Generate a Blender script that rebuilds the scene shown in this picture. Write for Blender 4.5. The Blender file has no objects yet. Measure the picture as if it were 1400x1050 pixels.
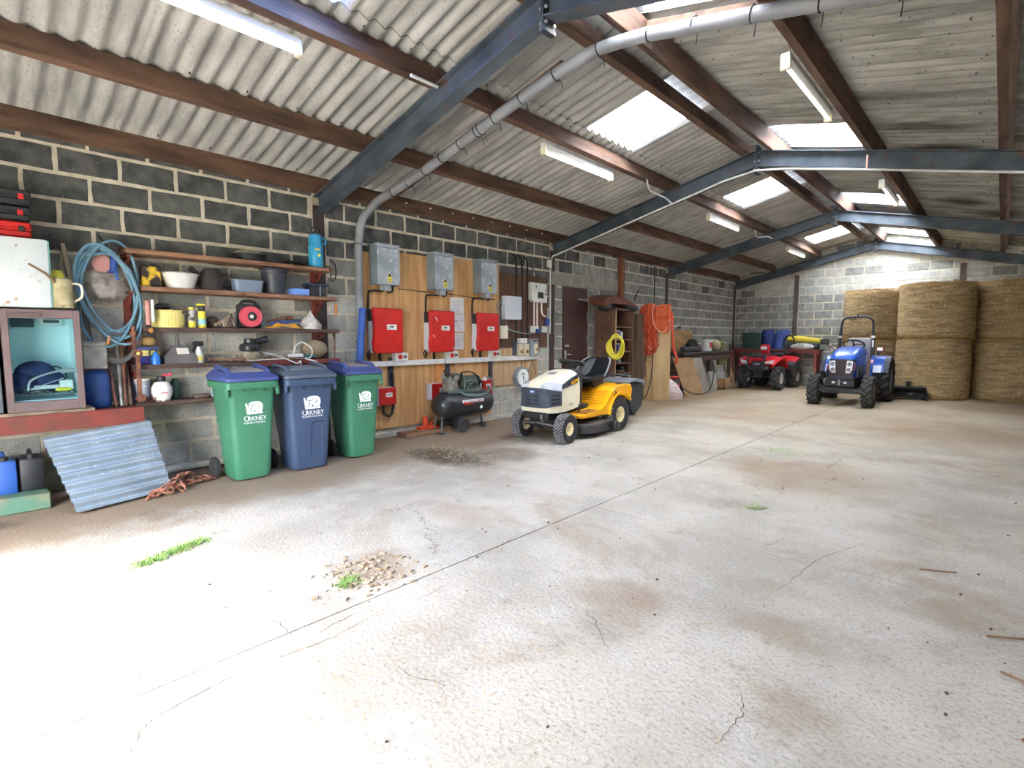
import bpy, bmesh, math, random
from mathutils import Vector, Matrix, noise
R = random.Random(11)
PI = math.pi
sc = bpy.context.scene
COL = sc.collection

# ------------------------------------------------------------------ camera
CAM = Vector((6.02, 0.0, 1.345))
cam = bpy.data.cameras.new('camera'); co = bpy.data.objects.new('camera', cam); COL.objects.link(co)
cam.sensor_width = 36; cam.sensor_fit = 'HORIZONTAL'; cam.lens = 36 * 713 / 1400
cam.clip_start = 0.05; cam.clip_end = 300
co.location = CAM
co.rotation_mode = 'XYZ'; co.rotation_euler = (PI / 2 - 0.0888, 0, 0.7526)
sc.camera = co

# ------------------------------------------------------------------ sky, sun, exposure
def nset(n, **k):
    for a, v in k.items():
        if a in n.inputs: n.inputs[a].default_value = v
        else: setattr(n, a, v)
    return n
w = bpy.data.worlds.new('sky'); sc.world = w; w.use_nodes = True
nt = w.node_tree; nt.nodes.clear()
out = nt.nodes.new('ShaderNodeOutputWorld'); bg = nt.nodes.new('ShaderNodeBackground')
tc = nt.nodes.new('ShaderNodeTexCoord'); sp = nt.nodes.new('ShaderNodeSeparateXYZ'); rp = nt.nodes.new('ShaderNodeValToRGB')
nt.links.new(tc.outputs['Generated'], sp.inputs[0]); nt.links.new(sp.outputs['Z'], rp.inputs[0])
e = rp.color_ramp.elements
e[0].position = 0.0; e[0].color = (.12, .115, .10, 1)                   # ground below the horizon
e[1].position = 1.0; e[1].color = (.97, .985, 1.0, 1)                    # overcast: brightest overhead
for p, c in ((.01, (.30, .31, .33, 1)), (.25, (.50, .51, .53, 1)), (.5, (.70, .71, .73, 1))):
    x = e.new(p); x.color = c
nt.links.new(rp.outputs[0], bg.inputs[0]); bg.inputs[1].default_value = SKY = 21.0
nt.links.new(bg.outputs[0], out.inputs[0])
sun = bpy.data.lights.new('sun', 'SUN'); so = bpy.data.objects.new('sun', sun); COL.objects.link(so)
sun.energy = 0.4; sun.angle = math.radians(25); sun.color = (1, .97, .92)
so.rotation_euler = Vector((-.05, .62, -.75)).to_track_quat('-Z', 'Y').to_euler()
vs = sc.view_settings
sc.display_settings.display_device = 'sRGB'
vs.view_transform = 'Standard'; vs.look = 'None'; vs.gamma = 1; vs.use_curve_mapping = False
vs.exposure = 1.45
TUBE_E = 1.2
sc.cycles.max_bounces = 8; sc.cycles.diffuse_bounces = 5; sc.cycles.transparent_max_bounces = 12
sc.cycles.sample_clamp_indirect = 8

# ------------------------------------------------------------------ materials
def lin(c):
    return tuple((x / 255 / 12.92) if x <= 10 else ((x / 255 + .055) / 1.055) ** 2.4 for x in c) + (1,)
MC = {}
def mat(name, c, rough=.6, metal=0, c2=None, scale=6, stretch=(1, 1, 1), lo=.35, hi=.65, bump=0, bscale=40, rnd=0, detail=3, spec=None,
        speck=None, emit=0, trans=0):
    """colour c mottled with c2 by a noise; rnd = brightness change from object to object."""
    if name in MC: return MC[name]
    m = bpy.data.materials.new(name); m.use_nodes = True; t = m.node_tree; N = t.nodes; L = t.links
    b = N['Principled BSDF']; b.inputs['Roughness'].default_value = rough; b.inputs['Metallic'].default_value = metal
    if spec is not None: b.inputs['Specular IOR Level'].default_value = spec
    col = None
    tcn = None
    def vec(sx):
        nonlocal tcn
        if tcn is None: tcn = N.new('ShaderNodeTexCoord')
        mp = N.new('ShaderNodeMapping'); mp.inputs['Scale'].default_value = sx
        L.new(tcn.outputs['Object'], mp.inputs[0])
        return mp.outputs[0]
    base = N.new('ShaderNodeRGB'); base.outputs[0].default_value = lin(c); col = base.outputs[0]
    if c2:
        nz = N.new('ShaderNodeTexNoise'); nz.inputs['Scale'].default_value = scale; nz.inputs['Detail'].default_value = detail
        v = vec(stretch)
        if rnd:
            oi = N.new('ShaderNodeObjectInfo'); ad = N.new('ShaderNodeVectorMath'); ad.operation = 'ADD'
            ml = N.new('ShaderNodeMath'); ml.operation = 'MULTIPLY'; ml.inputs[1].default_value = 50
            L.new(oi.outputs['Random'], ml.inputs[0]); L.new(v, ad.inputs[0]); L.new(ml.outputs[0], ad.inputs[1]); v = ad.outputs[0]
        L.new(v, nz.inputs['Vector'])
        mr = N.new('ShaderNodeMapRange'); mr.inputs[1].default_value = lo; mr.inputs[2].default_value = hi
        L.new(nz.outputs[0], mr.inputs[0])
        mx = N.new('ShaderNodeMixRGB'); mx.inputs[2].default_value = lin(c2); L.new(mr.outputs[0], mx.inputs[0]); L.new(col, mx.inputs[1]); col = mx.outputs[0]
    if speck:
        nz = N.new('ShaderNodeTexNoise'); nz.inputs['Scale'].default_value = speck[1]; nz.inputs['Detail'].default_value = 2; L.new(vec((1, 1, 1)), nz.inputs['Vector'])
        mr = N.new('ShaderNodeMapRange'); mr.inputs[1].default_value = speck[2]; mr.inputs[2].default_value = speck[2] + .08; L.new(nz.outputs[0], mr.inputs[0])
        mx = N.new('ShaderNodeMixRGB'); mx.inputs[2].default_value = lin(speck[0]); L.new(mr.outputs[0], mx.inputs[0]); L.new(col, mx.inputs[1]); col = mx.outputs[0]
    if rnd:
        oi = N.new('ShaderNodeObjectInfo'); mr = N.new('ShaderNodeMapRange'); mr.inputs[3].default_value = 1 - rnd; mr.inputs[4].default_value = 1 + rnd
        L.new(oi.outputs['Random'], mr.inputs[0])
        hs = N.new('ShaderNodeHueSaturation'); L.new(mr.outputs[0], hs.inputs['Value']); L.new(col, hs.inputs['Color']); col = hs.outputs[0]
    L.new(col, b.inputs['Base Color'])
    if bump:
        nz = N.new('ShaderNodeTexNoise'); nz.inputs['Scale'].default_value = bscale; nz.inputs['Detail'].default_value = 4; L.new(vec(stretch), nz.inputs['Vector'])
        bp = N.new('ShaderNodeBump'); bp.inputs['Strength'].default_value = bump; bp.inputs['Distance'].default_value = .01
        L.new(nz.outputs[0], bp.inputs['Height']); L.new(bp.outputs[0], b.inputs['Normal'])
    if emit:
        L.new(col, b.inputs['Emission Color']); b.inputs['Emission Strength'].default_value = emit
    if trans:
        b.inputs['Transmission Weight'].default_value = trans
    MC[name] = m
    return m
def clear(name, c, k, base=None, rough=.15):
    """thin clear sheet: k of the light passes, the rest scatters."""
    m = bpy.data.materials.new(name); m.use_nodes = True; t = m.node_tree; t.nodes.clear()
    o = t.nodes.new('ShaderNodeOutputMaterial'); a = t.nodes.new('ShaderNodeBsdfTransparent'); b = t.nodes.new('ShaderNodeBsdfPrincipled')
    x = t.nodes.new('ShaderNodeMixShader'); a.inputs[0].default_value = lin(c); b.inputs['Base Color'].default_value = lin(base or c); b.inputs['Roughness'].default_value = rough
    x.inputs[0].default_value = 1 - k
    t.links.new(a.outputs[0], x.inputs[1]); t.links.new(b.outputs[0], x.inputs[2]); t.links.new(x.outputs[0], o.inputs[0])
    return m

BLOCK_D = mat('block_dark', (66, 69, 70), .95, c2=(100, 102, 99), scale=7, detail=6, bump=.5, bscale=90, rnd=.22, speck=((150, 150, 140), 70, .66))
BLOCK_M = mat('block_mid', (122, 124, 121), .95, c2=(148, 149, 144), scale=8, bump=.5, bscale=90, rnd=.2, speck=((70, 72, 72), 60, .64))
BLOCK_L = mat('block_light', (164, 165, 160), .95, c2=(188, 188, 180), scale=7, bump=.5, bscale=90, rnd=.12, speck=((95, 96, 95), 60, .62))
MORTAR = mat('mortar', (214, 206, 188), .95, c2=(188, 180, 160), scale=9, bump=.6, bscale=60)
LINTEL = mat('lintel', (158, 156, 146), .95, c2=(132, 130, 122), scale=6, bump=.3, bscale=60)
SHEET = mat('fibre_cement', (150, 149, 146), .9, c2=(184, 183, 179), scale=3.5, stretch=(.6, 3, 1), bump=.15, bscale=60, rnd=.08, speck=((124, 123, 118), 60, .62))
SHEET_R = mat('fibre_cement_weathered', (128, 128, 122), .9, c2=(172, 170, 164), scale=4, stretch=(.5, 4, 1), bump=.15, bscale=60, rnd=.08, speck=((84, 82, 76), 30, .66))
WOOD_P = mat('purlin_wood', (112, 84, 66), .85, c2=(68, 50, 42), scale=2.2, stretch=(5, .8, 5), detail=6, bump=.3, bscale=25, rnd=.1)
WOOD_S = mat('shelf_wood', (150, 112, 88), .85, c2=(104, 74, 58), scale=4, stretch=(8, .8, 8), bump=.3, bscale=25, rnd=.12)
WOOD_D = mat('shelf_wood_dark', (96, 74, 64), .85, c2=(64, 50, 45), scale=4, stretch=(8, .8, 8), bump=.3, bscale=25, rnd=.12)
STEEL = mat('frame_steel', (62, 72, 82), .55, .15, c2=(90, 100, 110), scale=3, rnd=.06, speck=((96, 78, 72), 7, .62))
RUST = mat('red_oxide', (128, 50, 42), .75, c2=(96, 52, 42), scale=6, bump=.2, bscale=40)
RUSTY = mat('rusty_iron', (134, 86, 66), .85, c2=(92, 60, 48), scale=14, bump=.3, bscale=60)
COLUMN = mat('column_paint', (74, 50, 46), .7, c2=(50, 48, 50), scale=2)
GALV = mat('galvanised', (176, 186, 194), .45, .35, c2=(150, 160, 170), scale=7, speck=((205, 212, 218), 18, .62))
PLY = mat('plywood', (212, 170, 118), .75, c2=(188, 138, 86), scale=3, stretch=(3, 5, .5), rnd=.06, bump=.1, bscale=30, speck=((120, 76, 44), 5, .70))
PLY_P = mat('plywood_pale', (206, 178, 140), .8, c2=(184, 150, 110), scale=3, stretch=(3, 5, .6), rnd=.05)
PLY_D = mat('plywood_dark', (112, 80, 62), .85, c2=(80, 58, 48), scale=3, stretch=(3, 5, .6))
BLACK = mat('black_plastic', (30, 32, 36), .5, c2=(44, 46, 50), scale=8)
RUBBER = mat('rubber', (38, 38, 40), .85, c2=(58, 57, 56), scale=12)
TREAD = mat('tread_rubber', (60, 62, 64), .9, c2=(40, 41, 43), scale=10)
CABLE = mat('black_cable', (26, 24, 24), .6)
WHITE = mat('white_plastic', (226, 228, 226), .5, c2=(208, 208, 204), scale=8)
CREAM = mat('cream_paint', (236, 230, 206), .35, c2=(224, 216, 190), scale=3)
RED = mat('red_cover', (206, 34, 28), .4, c2=(186, 28, 26), scale=5)
REDP = mat('red_plastic', (200, 38, 42), .45)
GREY = mat('grey_plastic', (150, 158, 164), .55, c2=(132, 142, 150), scale=6)
GREYD = mat('grey_dark', (84, 90, 98), .6, c2=(66, 72, 80), scale=6)
SILVER = mat('silver', (190, 194, 196), .35, .6)
STEELB = mat('bare_steel', (150, 148, 144), .45, .6, c2=(112, 108, 104), scale=12)
YEL = mat('yellow_paint', (246, 178, 20), .4, c2=(236, 164, 16), scale=4)
YELP = mat('yellow_plastic', (236, 220, 70), .5)
LBLUE = mat('light_blue_plastic', (58, 164, 208), .4, c2=(40, 146, 196), scale=6)
BLUE = mat('blue_plastic', (46, 84, 160), .5, c2=(36, 68, 138), scale=6)
ORANGE = mat('orange_rope', (222, 96, 58), .8, c2=(150, 50, 28), scale=16, stretch=(2, 2, .35), lo=.4, hi=.6)
BROWN = mat('brown_paint', (72, 46, 40), .6, c2=(58, 38, 34), scale=4)

# ------------------------------------------------------------------ mesh helpers
class G:
    def __init__(s): s.bm = bmesh.new(); s.M = Matrix()
    def _t(s, vs, m=None):
        mm = s.M @ m if m is not None else s.M
        for v in vs: v.co = mm @ v.co
        return s
    def box(s, c, d, bev=0, m=None, seg=1):
        r = bmesh.ops.create_cube(s.bm, size=1); vs = r['verts']
        for v in vs: v.co = Vector((v.co.x * d[0], v.co.y * d[1], v.co.z * d[2]))
        if bev:
            es = list({e for v in vs for e in v.link_edges})
            q = bmesh.ops.bevel(s.bm, geom=es, offset=min(bev, min(d) * .45), segments=seg, affect='EDGES', profile=.5)
            vs = list({v for f in q['faces'] for v in f.verts} | {v for v in vs if v.is_valid})
        mm = Matrix.Translation(c) if m is None else Matrix.Translation(c) @ m
        return s._t(vs, mm)
    def bar(s, p, q, a, b, up=(0, 0, 1), bev=0):
        p, q = Vector(p), Vector(q); d = q - p; l = d.length; x = d / l; u = Vector(up)
        y = u.cross(x)
        if y.length < 1e-4: y = Vector((0, 1, 0)).cross(x)
        y.normalize(); z = x.cross(y)
        m = Matrix((x, y, z)).transposed().to_4x4(); m.translation = (p + q) / 2
        o = s.M; s.M = o @ m; s.box((0, 0, 0), (l, a, b), bev); s.M = o
        return s
    def rings(s, rs, cap0=True, cap1=True, closed=True):
        V = [[s.bm.verts.new(s.M @ Vector(p)) for p in r] for r in rs]
        n = len(V[0])
        for a, b in zip(V, V[1:]):
            for i in range(n if closed else n - 1):
                j = (i + 1) % n
                try: s.bm.faces.new((a[i], a[j], b[j], b[i]))
                except ValueError: pass
        if closed and cap0: s.bm.faces.new(V[0][::-1])
        if closed and cap1: s.bm.faces.new(V[-1])
        return s
    def tube(s, pts, r, n=8, cap=True, closed=False):
        P = [Vector(p) for p in pts]; k = len(P); rs = []
        t0 = (P[1] - P[0]).normalized(); u = Vector((0, 0, 1)) if abs(t0.z) < .9 else Vector((1, 0, 0))
        for i, p in enumerate(P):
            if closed: t = P[(i + 1) % k] - P[i - 1]
            else: t = P[min(i + 1, k - 1)] - P[max(i - 1, 0)]
            if t.length < 1e-7: t = t0
            t.normalize(); y = u - t * u.dot(t)
            if y.length < 1e-5: y = t.orthogonal()
            y.normalize(); x = t.cross(y); u = y
            ri = r[i] if isinstance(r, (list, tuple)) else r
            rs.append([p + (x * math.cos(a) + y * math.sin(a)) * ri for a in (2 * PI * j / n for j in range(n))])
        if closed: rs.append(rs[0]); return s.rings(rs, False, False)
        return s.rings(rs, cap, cap)
    def cyl(s, p, q, r, r2=None, n=16): return s.tube([p, q], [r, r if r2 is None else r2], n)
    def lathe(s, prof, n=20, o=(0, 0, 0), axis='z', cap=True, ph=0):
        o = Vector(o); rs = []
        for r, h in prof:
            ring = []
            for j in range(n):
                a = 2 * PI * j / n + ph; c, d = max(r, 1e-4) * math.cos(a), max(r, 1e-4) * math.sin(a)
                ring.append(o + Vector({'z': (c, d, h), 'x': (h, c, d), 'y': (d, h, c)}[axis]))
            rs.append(ring)
        return s.rings(rs, cap, cap)
    def prism(s, poly, a, b, axis='y', bev=0):
        f = {'y': lambda p, h: (p[0], h, p[1]), 'x': lambda p, h: (h, p[0], p[1]), 'z': lambda p, h: (p[0], p[1], h)}[axis]
        v0 = [s.bm.verts.new(Vector(f(p, a))) for p in poly]; v1 = [s.bm.verts.new(Vector(f(p, b))) for p in poly]
        n = len(poly); fs = [s.bm.faces.new(v0), s.bm.faces.new(v1[::-1])]
        for i in range(n): fs.append(s.bm.faces.new((v0[(i + 1) % n], v0[i], v1[i], v1[(i + 1) % n])))
        vs = v0 + v1
        if bev:
            es = list({e for v in vs for e in v.link_edges})
            q = bmesh.ops.bevel(s.bm, geom=es, offset=bev, segments=1, affect='EDGES')
            vs = list({v for f in q['faces'] for v in f.verts} | {v for v in vs if v.is_valid})
        return s._t(vs)
    def sph(s, c, r, n=14, m=8, sx=(1, 1, 1)):
        pr = [(math.sin(PI * i / m), -math.cos(PI * i / m)) for i in range(m + 1)]
        rs = [[Vector(c) + Vector((a * r * math.cos(2 * PI * j / n) * sx[0], a * r * math.sin(2 * PI * j / n) * sx[1], h * r * sx[2])) for j in range(n)] for a, h in ((max(a, 1e-3), h) for a, h in pr)]
        return s.rings(rs)
    def torus(s, c, Rr, r, axis='z', n=24, k=8, sx=(1, 1)):
        c = Vector(c); pts = []
        for j in range(n):
            a = 2 * PI * j / n; u, v = Rr * math.cos(a) * sx[0], Rr * math.sin(a) * sx[1]
            pts.append(c + Vector({'z': (u, v, 0), 'x': (0, u, v), 'y': (u, 0, v)}[axis]))
        return s.tube(pts, r, k, closed=True)
    def poly(s, pts): s.bm.faces.new([s.bm.verts.new(s.M @ Vector(p)) for p in pts]); return s
    def mesh(s, name, m, smooth=True, ang=38):
        bmesh.ops.recalc_face_normals(s.bm, faces=s.bm.faces[:])
        me = bpy.data.meshes.new(name); s.bm.to_mesh(me); s.bm.free()
        if smooth and len(me.polygons):
            me.polygons.foreach_set('use_smooth', [True] * len(me.polygons)); me.set_sharp_from_angle(angle=math.radians(ang))
        if m: me.materials.append(m)
        return me
def obj(name, data, parent=None, loc=(0, 0, 0), rot=(0, 0, 0)):
    o = bpy.data.objects.new(name, data); COL.objects.link(o); o.parent = parent; o.location = loc; o.rotation_euler = rot
    return o
def P(name, g, m, parent=None, loc=(0, 0, 0), rot=(0, 0, 0), label=None, ang=38):
    o = obj(name, g.mesh(name, m, ang=ang), parent, loc, rot)
    if label: o['label'] = label
    return o
def T(name, label, cat, loc=(0, 0, 0), rz=0, group=None):
    o = obj(name, None, None, loc, (0, 0, rz)); o.empty_display_size = .1
    o['label'] = label; o['category'] = cat
    if group: o['group'] = group
    o['kind'] = 'thing'
    return o
def S(name, label, cat, g, m, loc=(0, 0, 0), rot=(0, 0, 0), group=None, kind=None, ang=38):
    o = P(name, g, m, None, loc, rot, ang=ang); o['label'] = label; o['category'] = cat
    if group: o['group'] = group
    o['kind'] = kind or 'thing'
    return o
def struct(name, g, m, parent=None, label=None):
    o = P(name, g, m, parent)
    if parent is None: o['kind'] = 'structure'
    if label: o['label'] = label
    return o
def root(name):
    o = obj(name, None); o['kind'] = 'structure'; o.empty_display_size = .1; return o
def dup(o, parent=None):
    c = o.copy(); COL.objects.link(c); c.parent = parent
    for ch in o.children: dup(ch, c)
    return c
def curve(pts, n=6, closed=False):
    """smooth path through the points (Catmull-Rom)."""
    Q = [Vector(p) for p in pts]; k = len(Q); out = []
    rng = range(k) if closed else range(k - 1)
    for i in rng:
        if closed: a, b, c, d = Q[i - 1], Q[i], Q[(i + 1) % k], Q[(i + 2) % k]
        else: a, b, c, d = Q[max(i - 1, 0)], Q[i], Q[i + 1], Q[min(i + 2, k - 1)]
        for j in range(n):
            t = j / n
            out.append(.5 * ((2 * b) + (c - a) * t + (2 * a - 5 * b + 4 * c - d) * t * t + (3 * b - a - 3 * c + d) * t ** 3))
    if not closed: out.append(Q[-1])
    return out
def text(s, size, m, parent, loc, rot, name='lettering', ext=.0008, align='CENTER', sx=1):
    c = bpy.data.curves.new(name, 'FONT'); c.body = s; c.size = size; c.extrude = ext; c.align_x = align; c.align_y = 'CENTER'; c.resolution_u = 2
    c.materials.append(m)
    tmp = bpy.data.objects.new(name, c); COL.objects.link(tmp)
    dg = bpy.context.evaluated_depsgraph_get(); me = bpy.data.meshes.new_from_object(tmp.evaluated_get(dg))
    bpy.data.objects.remove(tmp)
    o = obj(name, me, parent, loc, rot); o.scale = (sx, 1, 1)
    return o
FX = (PI / 2, 0, PI / 2)      # writing that faces +X (away from the left wall)

# ------------------------------------------------------------------ shell: floor
LEN = 16.45; FR = -1.35; W7 = 7.0; SL = .234
def floor_mat():
    m = bpy.data.materials.new('concrete'); m.use_nodes = True; t = m.node_tree; N = t.nodes; L = t.links; b = N['Principled BSDF']
    b.inputs['Roughness'].default_value = .9; b.inputs['Specular IOR Level'].default_value = .2
    tcn = N.new('ShaderNodeTexCoord'); V = tcn.outputs['Object']
    def noi(s, d=3, v=None, dist=0, rough=.5):
        n = N.new('ShaderNodeTexNoise'); n.inputs['Scale'].default_value = s; n.inputs['Detail'].default_value = d; n.inputs['Distortion'].default_value = dist; n.inputs['Roughness'].default_value = rough
        L.new(v or V, n.inputs['Vector']); return n.outputs[0]
    def mr(x, a, c, lo=0, hi=1):
        n = N.new('ShaderNodeMapRange'); n.interpolation_type = 'SMOOTHSTEP'
        for i, k in enumerate((a, c, lo, hi)): n.inputs[i + 1].default_value = k
        L.new(x, n.inputs[0]); return n.outputs[0]
    def mix(f, a, c, mode='MIX'):
        n = N.new('ShaderNodeMixRGB'); n.blend_type = mode
        for i, k in enumerate((f, a, c)):
            if isinstance(k, tuple): n.inputs[i].default_value = k
            elif isinstance(k, (int, float)): n.inputs[i].default_value = k
            else: L.new(k, n.inputs[i])
        return n.outputs[0]
    def math_(op, a, c=None):
        n = N.new('ShaderNodeMath'); n.operation = op
        for i, k in enumerate((a, c)):
            if k is None: continue
            if isinstance(k, (int, float)): n.inputs[i].default_value = k
            else: L.new(k, n.inputs[i])
        return n.outputs[0]
    col = mix(mr(noi(1.1, 4), .35, .65), lin((166, 159, 148)), lin((188, 181, 169)))
    col = mix(mr(noi(.8, 9, dist=.5, rough=.68), .5, .68, 0, .6), col, lin((150, 130, 108)))
    col = mix(mr(noi(2.6, 8, rough=.7), .5, .66, 0, .45), col, lin((192, 188, 182)))
    col = mix(mr(noi(5.5, 8, rough=.75), .54, .7, 0, .5), col, lin((138, 124, 108)))
    col = mix(mr(noi(60, 3), .52, .7, 0, .45), col, lin((112, 104, 94)))
    col = mix(mr(noi(170, 2), .56, .7, 0, .4), col, lin((104, 98, 90)))
    col = mix(mr(noi(14, 4), .62, .75, 0, .3), col, lin((208, 204, 198)))
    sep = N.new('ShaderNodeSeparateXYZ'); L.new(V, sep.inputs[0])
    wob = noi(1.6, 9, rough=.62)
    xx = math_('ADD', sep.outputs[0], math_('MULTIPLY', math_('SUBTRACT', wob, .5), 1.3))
    col = mix(mr(xx, 1.9, 1.2, 0, .9), col, lin((134, 115, 95)))           # trodden dirt along the left wall, with shade beside the doorway painted in
    far = math_('ADD', sep.outputs[1], math_('MULTIPLY', math_('SUBTRACT', wob, .5), 5))
    col = mix(mr(far, 5, 13, 0, .55), col, lin((164, 142, 110)))           # straw dust towards the bales
    nv = N.new('ShaderNodeTexNoise'); nv.inputs['Scale'].default_value = 3.5; nv.inputs['Detail'].default_value = 8; nv.inputs['Roughness'].default_value = .65; L.new(V, nv.inputs['Vector'])
    off = N.new('ShaderNodeVectorMath'); off.operation = 'MULTIPLY_ADD'; off.inputs[1].default_value = (.5, .5, 0); L.new(nv.outputs['Color'], off.inputs[0]); L.new(V, off.inputs[2])
    # stains: centre x, y, radius x, y, strength, colour
    for x, y, rx, ry, k, c in STAINS:
        mp = N.new('ShaderNodeMapping'); mp.vector_type = 'POINT'
        mp.inputs['Location'].default_value = (-(x + .25) / rx, -(y + .25) / ry, 0); mp.inputs['Scale'].default_value = (1 / rx, 1 / ry, 0)
        L.new(off.outputs[0], mp.inputs[0]); ln = N.new('ShaderNodeVectorMath'); ln.operation = 'LENGTH'; L.new(mp.outputs[0], ln.inputs[0])
        col = mix(mr(ln.outputs['Value'], 1.05, .35, 0, k), col, lin(c))
    vo = N.new('ShaderNodeTexVoronoi'); vo.feature = 'DISTANCE_TO_EDGE'; vo.inputs['Scale'].default_value = .33; L.new(off.outputs[0], vo.inputs['Vector'])
    crack = mr(vo.outputs['Distance'], .0022, .0006, 0, 1); crack = math_('MULTIPLY', crack, mr(noi(.7), .58, .62))
    col = mix(math_('MULTIPLY', crack, .6), col, lin((84, 74, 64)))
    L.new(col, b.inputs['Base Color'])
    bp = N.new('ShaderNodeBump'); bp.inputs['Strength'].default_value = .5; bp.inputs['Distance'].default_value = .008
    h = math_('SUBTRACT', noi(45, 5), math_('MULTIPLY', crack, 1.5)); L.new(h, bp.inputs['Height']); L.new(bp.outputs[0], b.inputs['Normal'])
    return m
STAINS = [(1.55, 3.75, .75, .42, .85, (74, 60, 48)), (1.95, 4.3, .5, .5, .6, (92, 76, 60)), (4.65, 2.3, .35, .3, .5, (136, 114, 94)),
          (4.75, 2.0, .22, .2, .35, (136, 118, 100)), (5.35, 2.5, .28, .2, .5, (140, 122, 100)), (5.55, 1.95, .2, .2, .45, (140, 122, 100)), (5.2, 2.9, .35, .2, .3, (140, 122, 100)),
          (4.7, 5.6, .9, 1.0, .5, (142, 118, 94)), (3.4, 1.6, .28, .3, .6, (150, 126, 102)), (.85, .15, .2, .12, .6, (82, 70, 62)), (1.35, .95, .25, .12, .4, (110, 94, 80)),
          (5.5, 9.5, 1.3, 1.6, .4, (140, 108, 78)), (2.9, 9.5, 1.6, 1.4, .35, (150, 122, 94)), (5.9, 3.2, .25, .18, .4, (140, 122, 100)), (6.4, 13.3, 1.4, 1.2, .5, (128, 98, 70)),
          (3.0, 2.6, .5, .22, .35, (160, 136, 110)), (.9, 9.2, .7, 1.5, .4, (140, 116, 92))]
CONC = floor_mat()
fl = struct('floor', G().box((3.5, 5.0, -.08), (9.5, 26, .12)), mat('joint_grit', (110, 98, 84), .95))
xs = [-.3, 3.72, 8.2]; ys = [-7.5, -1.0, 3.42, 7.3, 11.7, LEN + .3]
for i in range(2):
    for j in range(5):
        x0, x1, y0, y1 = xs[i] + .004, xs[i + 1] - .004, ys[j] + .003, ys[j + 1] - .003
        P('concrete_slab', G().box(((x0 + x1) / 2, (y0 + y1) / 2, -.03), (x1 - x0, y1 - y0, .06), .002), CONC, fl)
CRACKM = mat('crack_dirt', (92, 80, 68), .95)
for c_ in [[(4.07, 0.27), (3.99, 0.33), (3.92, 0.38), (3.89, 0.47), (3.87, 0.62), (3.89, 0.71)], [(5.22, 2.91), (5.25, 3.14), (5.29, 3.51), (5.45, 4.02)], [(4.97, 3.45), (5.01, 3.61), (5.04, 3.76)], [(5.36, 3.44), (5.59, 3.47), (5.77, 3.43)], [(4.47, 4.31), (4.67, 4.22), (4.86, 4.17)], [(3.24, 0.38), (3.19, 0.44), (3.14, 0.5)], [(3.71, 0.38), (3.59, 0.42), (3.47, 0.48)], [(3.82, 1.04), (3.8, 1.17), (3.8, 1.33)], [(4.6, 2.05), (4.69, 2.0), (4.83, 1.87)], [(4.29, 1.17), (4.38, 1.16), (4.5, 1.21), (4.56, 1.18)], [(3.53, 0.93), (3.61, 0.97), (3.76, 0.96)], [(5.41, 1.64), (5.42, 1.83), (5.38, 1.95)], [(1.29, 1.2), (1.55, 1.2), (1.65, 1.21)], [(3.77, 2.02), (3.73, 2.31), (3.67, 2.6)], [(3.9, 1.57), (3.89, 1.75)], [(3.9, .4), (3.86, .75), (3.9, 1.05), (3.86, 1.4)]]:
    q = curve([(x, y, .0015) for x, y in c_], 8); g = G(); n_ = len(q); L_, R_ = [], []
    for i, p in enumerate(q):
        d = (q[min(i + 1, n_ - 1)] - q[max(i - 1, 0)]).normalized(); s_ = Vector((-d.y, d.x, 0)); k_ = math.sin(PI * (i + .4) / (n_ + .2)); j_ = s_ * R.uniform(-.008, .008)
        L_.append(p + j_ + s_ * (.0006 + .0022 * k_ * R.random())); R_.append(p + j_ - s_ * (.0006 + .0022 * k_ * R.random()))
    g.rings([[l, r_] for l, r_ in zip(L_, R_)], closed=False); P('crack', g, CRACKM, fl)
struct('ground', G().box((3.5, -30, -.09), (120, 60, .05)), mat('yard_ground', (150, 142, 128), .95, c2=(110, 112, 90), scale=.3))

# ------------------------------------------------------------------ shell: block walls
def block_meshes(m, tag):
    L = []
    for k in range(6):
        g = G(); w2, h2 = .211, .0965
        pts = []
        for (x, z) in ((-1, -1), (-.33, -1), (.3, -1), (1, -1), (1, 0), (1, 1), (.35, 1), (-.3, 1), (-1, 1), (-1, .1)):
            pts.append((x * w2 + R.uniform(-.008, .004) * (1 if x > 0 else -1), z * h2 + R.uniform(-.006, .005)))
        a = [g.bm.verts.new((-.06, x, z)) for x, z in pts]; b_ = [g.bm.verts.new((-.002, x, z)) for x, z in pts]
        c = [g.bm.verts.new((.003, x * .975, z * .95)) for x, z in pts]
        n = len(pts)
        for u, v in ((a, b_), (b_, c)):
            for i in range(n): g.bm.faces.new((u[i], u[(i + 1) % n], v[(i + 1) % n], v[i]))
        g.bm.faces.new(c)
        L.append(g.mesh('block_' + tag, m, ang=30))
    return L
BD, BM, BL = block_meshes(BLOCK_D, 'dark'), block_meshes(BLOCK_M, 'mid'), block_meshes(BLOCK_L, 'light')
Z0 = 2.987 - .225 * 14
def lay(parent, u0, u1, zmax, place, kindf, skip=lambda u, z: False, phase=0):
    k = 0
    for r in range(15 + 6):
        zb = Z0 + .225 * r; zc = zb + .1125
        u = .472 + phase + (.225 if r % 2 else 0) - 9
        while u < u1:
            a, b_ = max(u, u0) + .01, min(u + .45, u1) - .01
            u += .45
            if b_ - a < .05: continue
            mid = (a + b_) / 2; top = min(zb + .2125, zmax(mid)); bot = max(zb + .0125, 0)
            if top - bot < .03 or skip(mid, zc): continue
            me = R.choice(kindf(mid, zc)); o = obj('block', me, parent)
            o.location, o.rotation_euler = place(mid, (top + bot) / 2)
            o.scale = (1, (b_ - a) / .431, (top - bot) / .2)
            k += 1
    return k
BAYS = [(FR + .1, 2.995), (3.135, 7.425), (7.555, 11.855), (11.985, LEN)]
FY = [FR, 3.065, 7.49, 11.92, 16.34]
WT = 3.055
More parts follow.
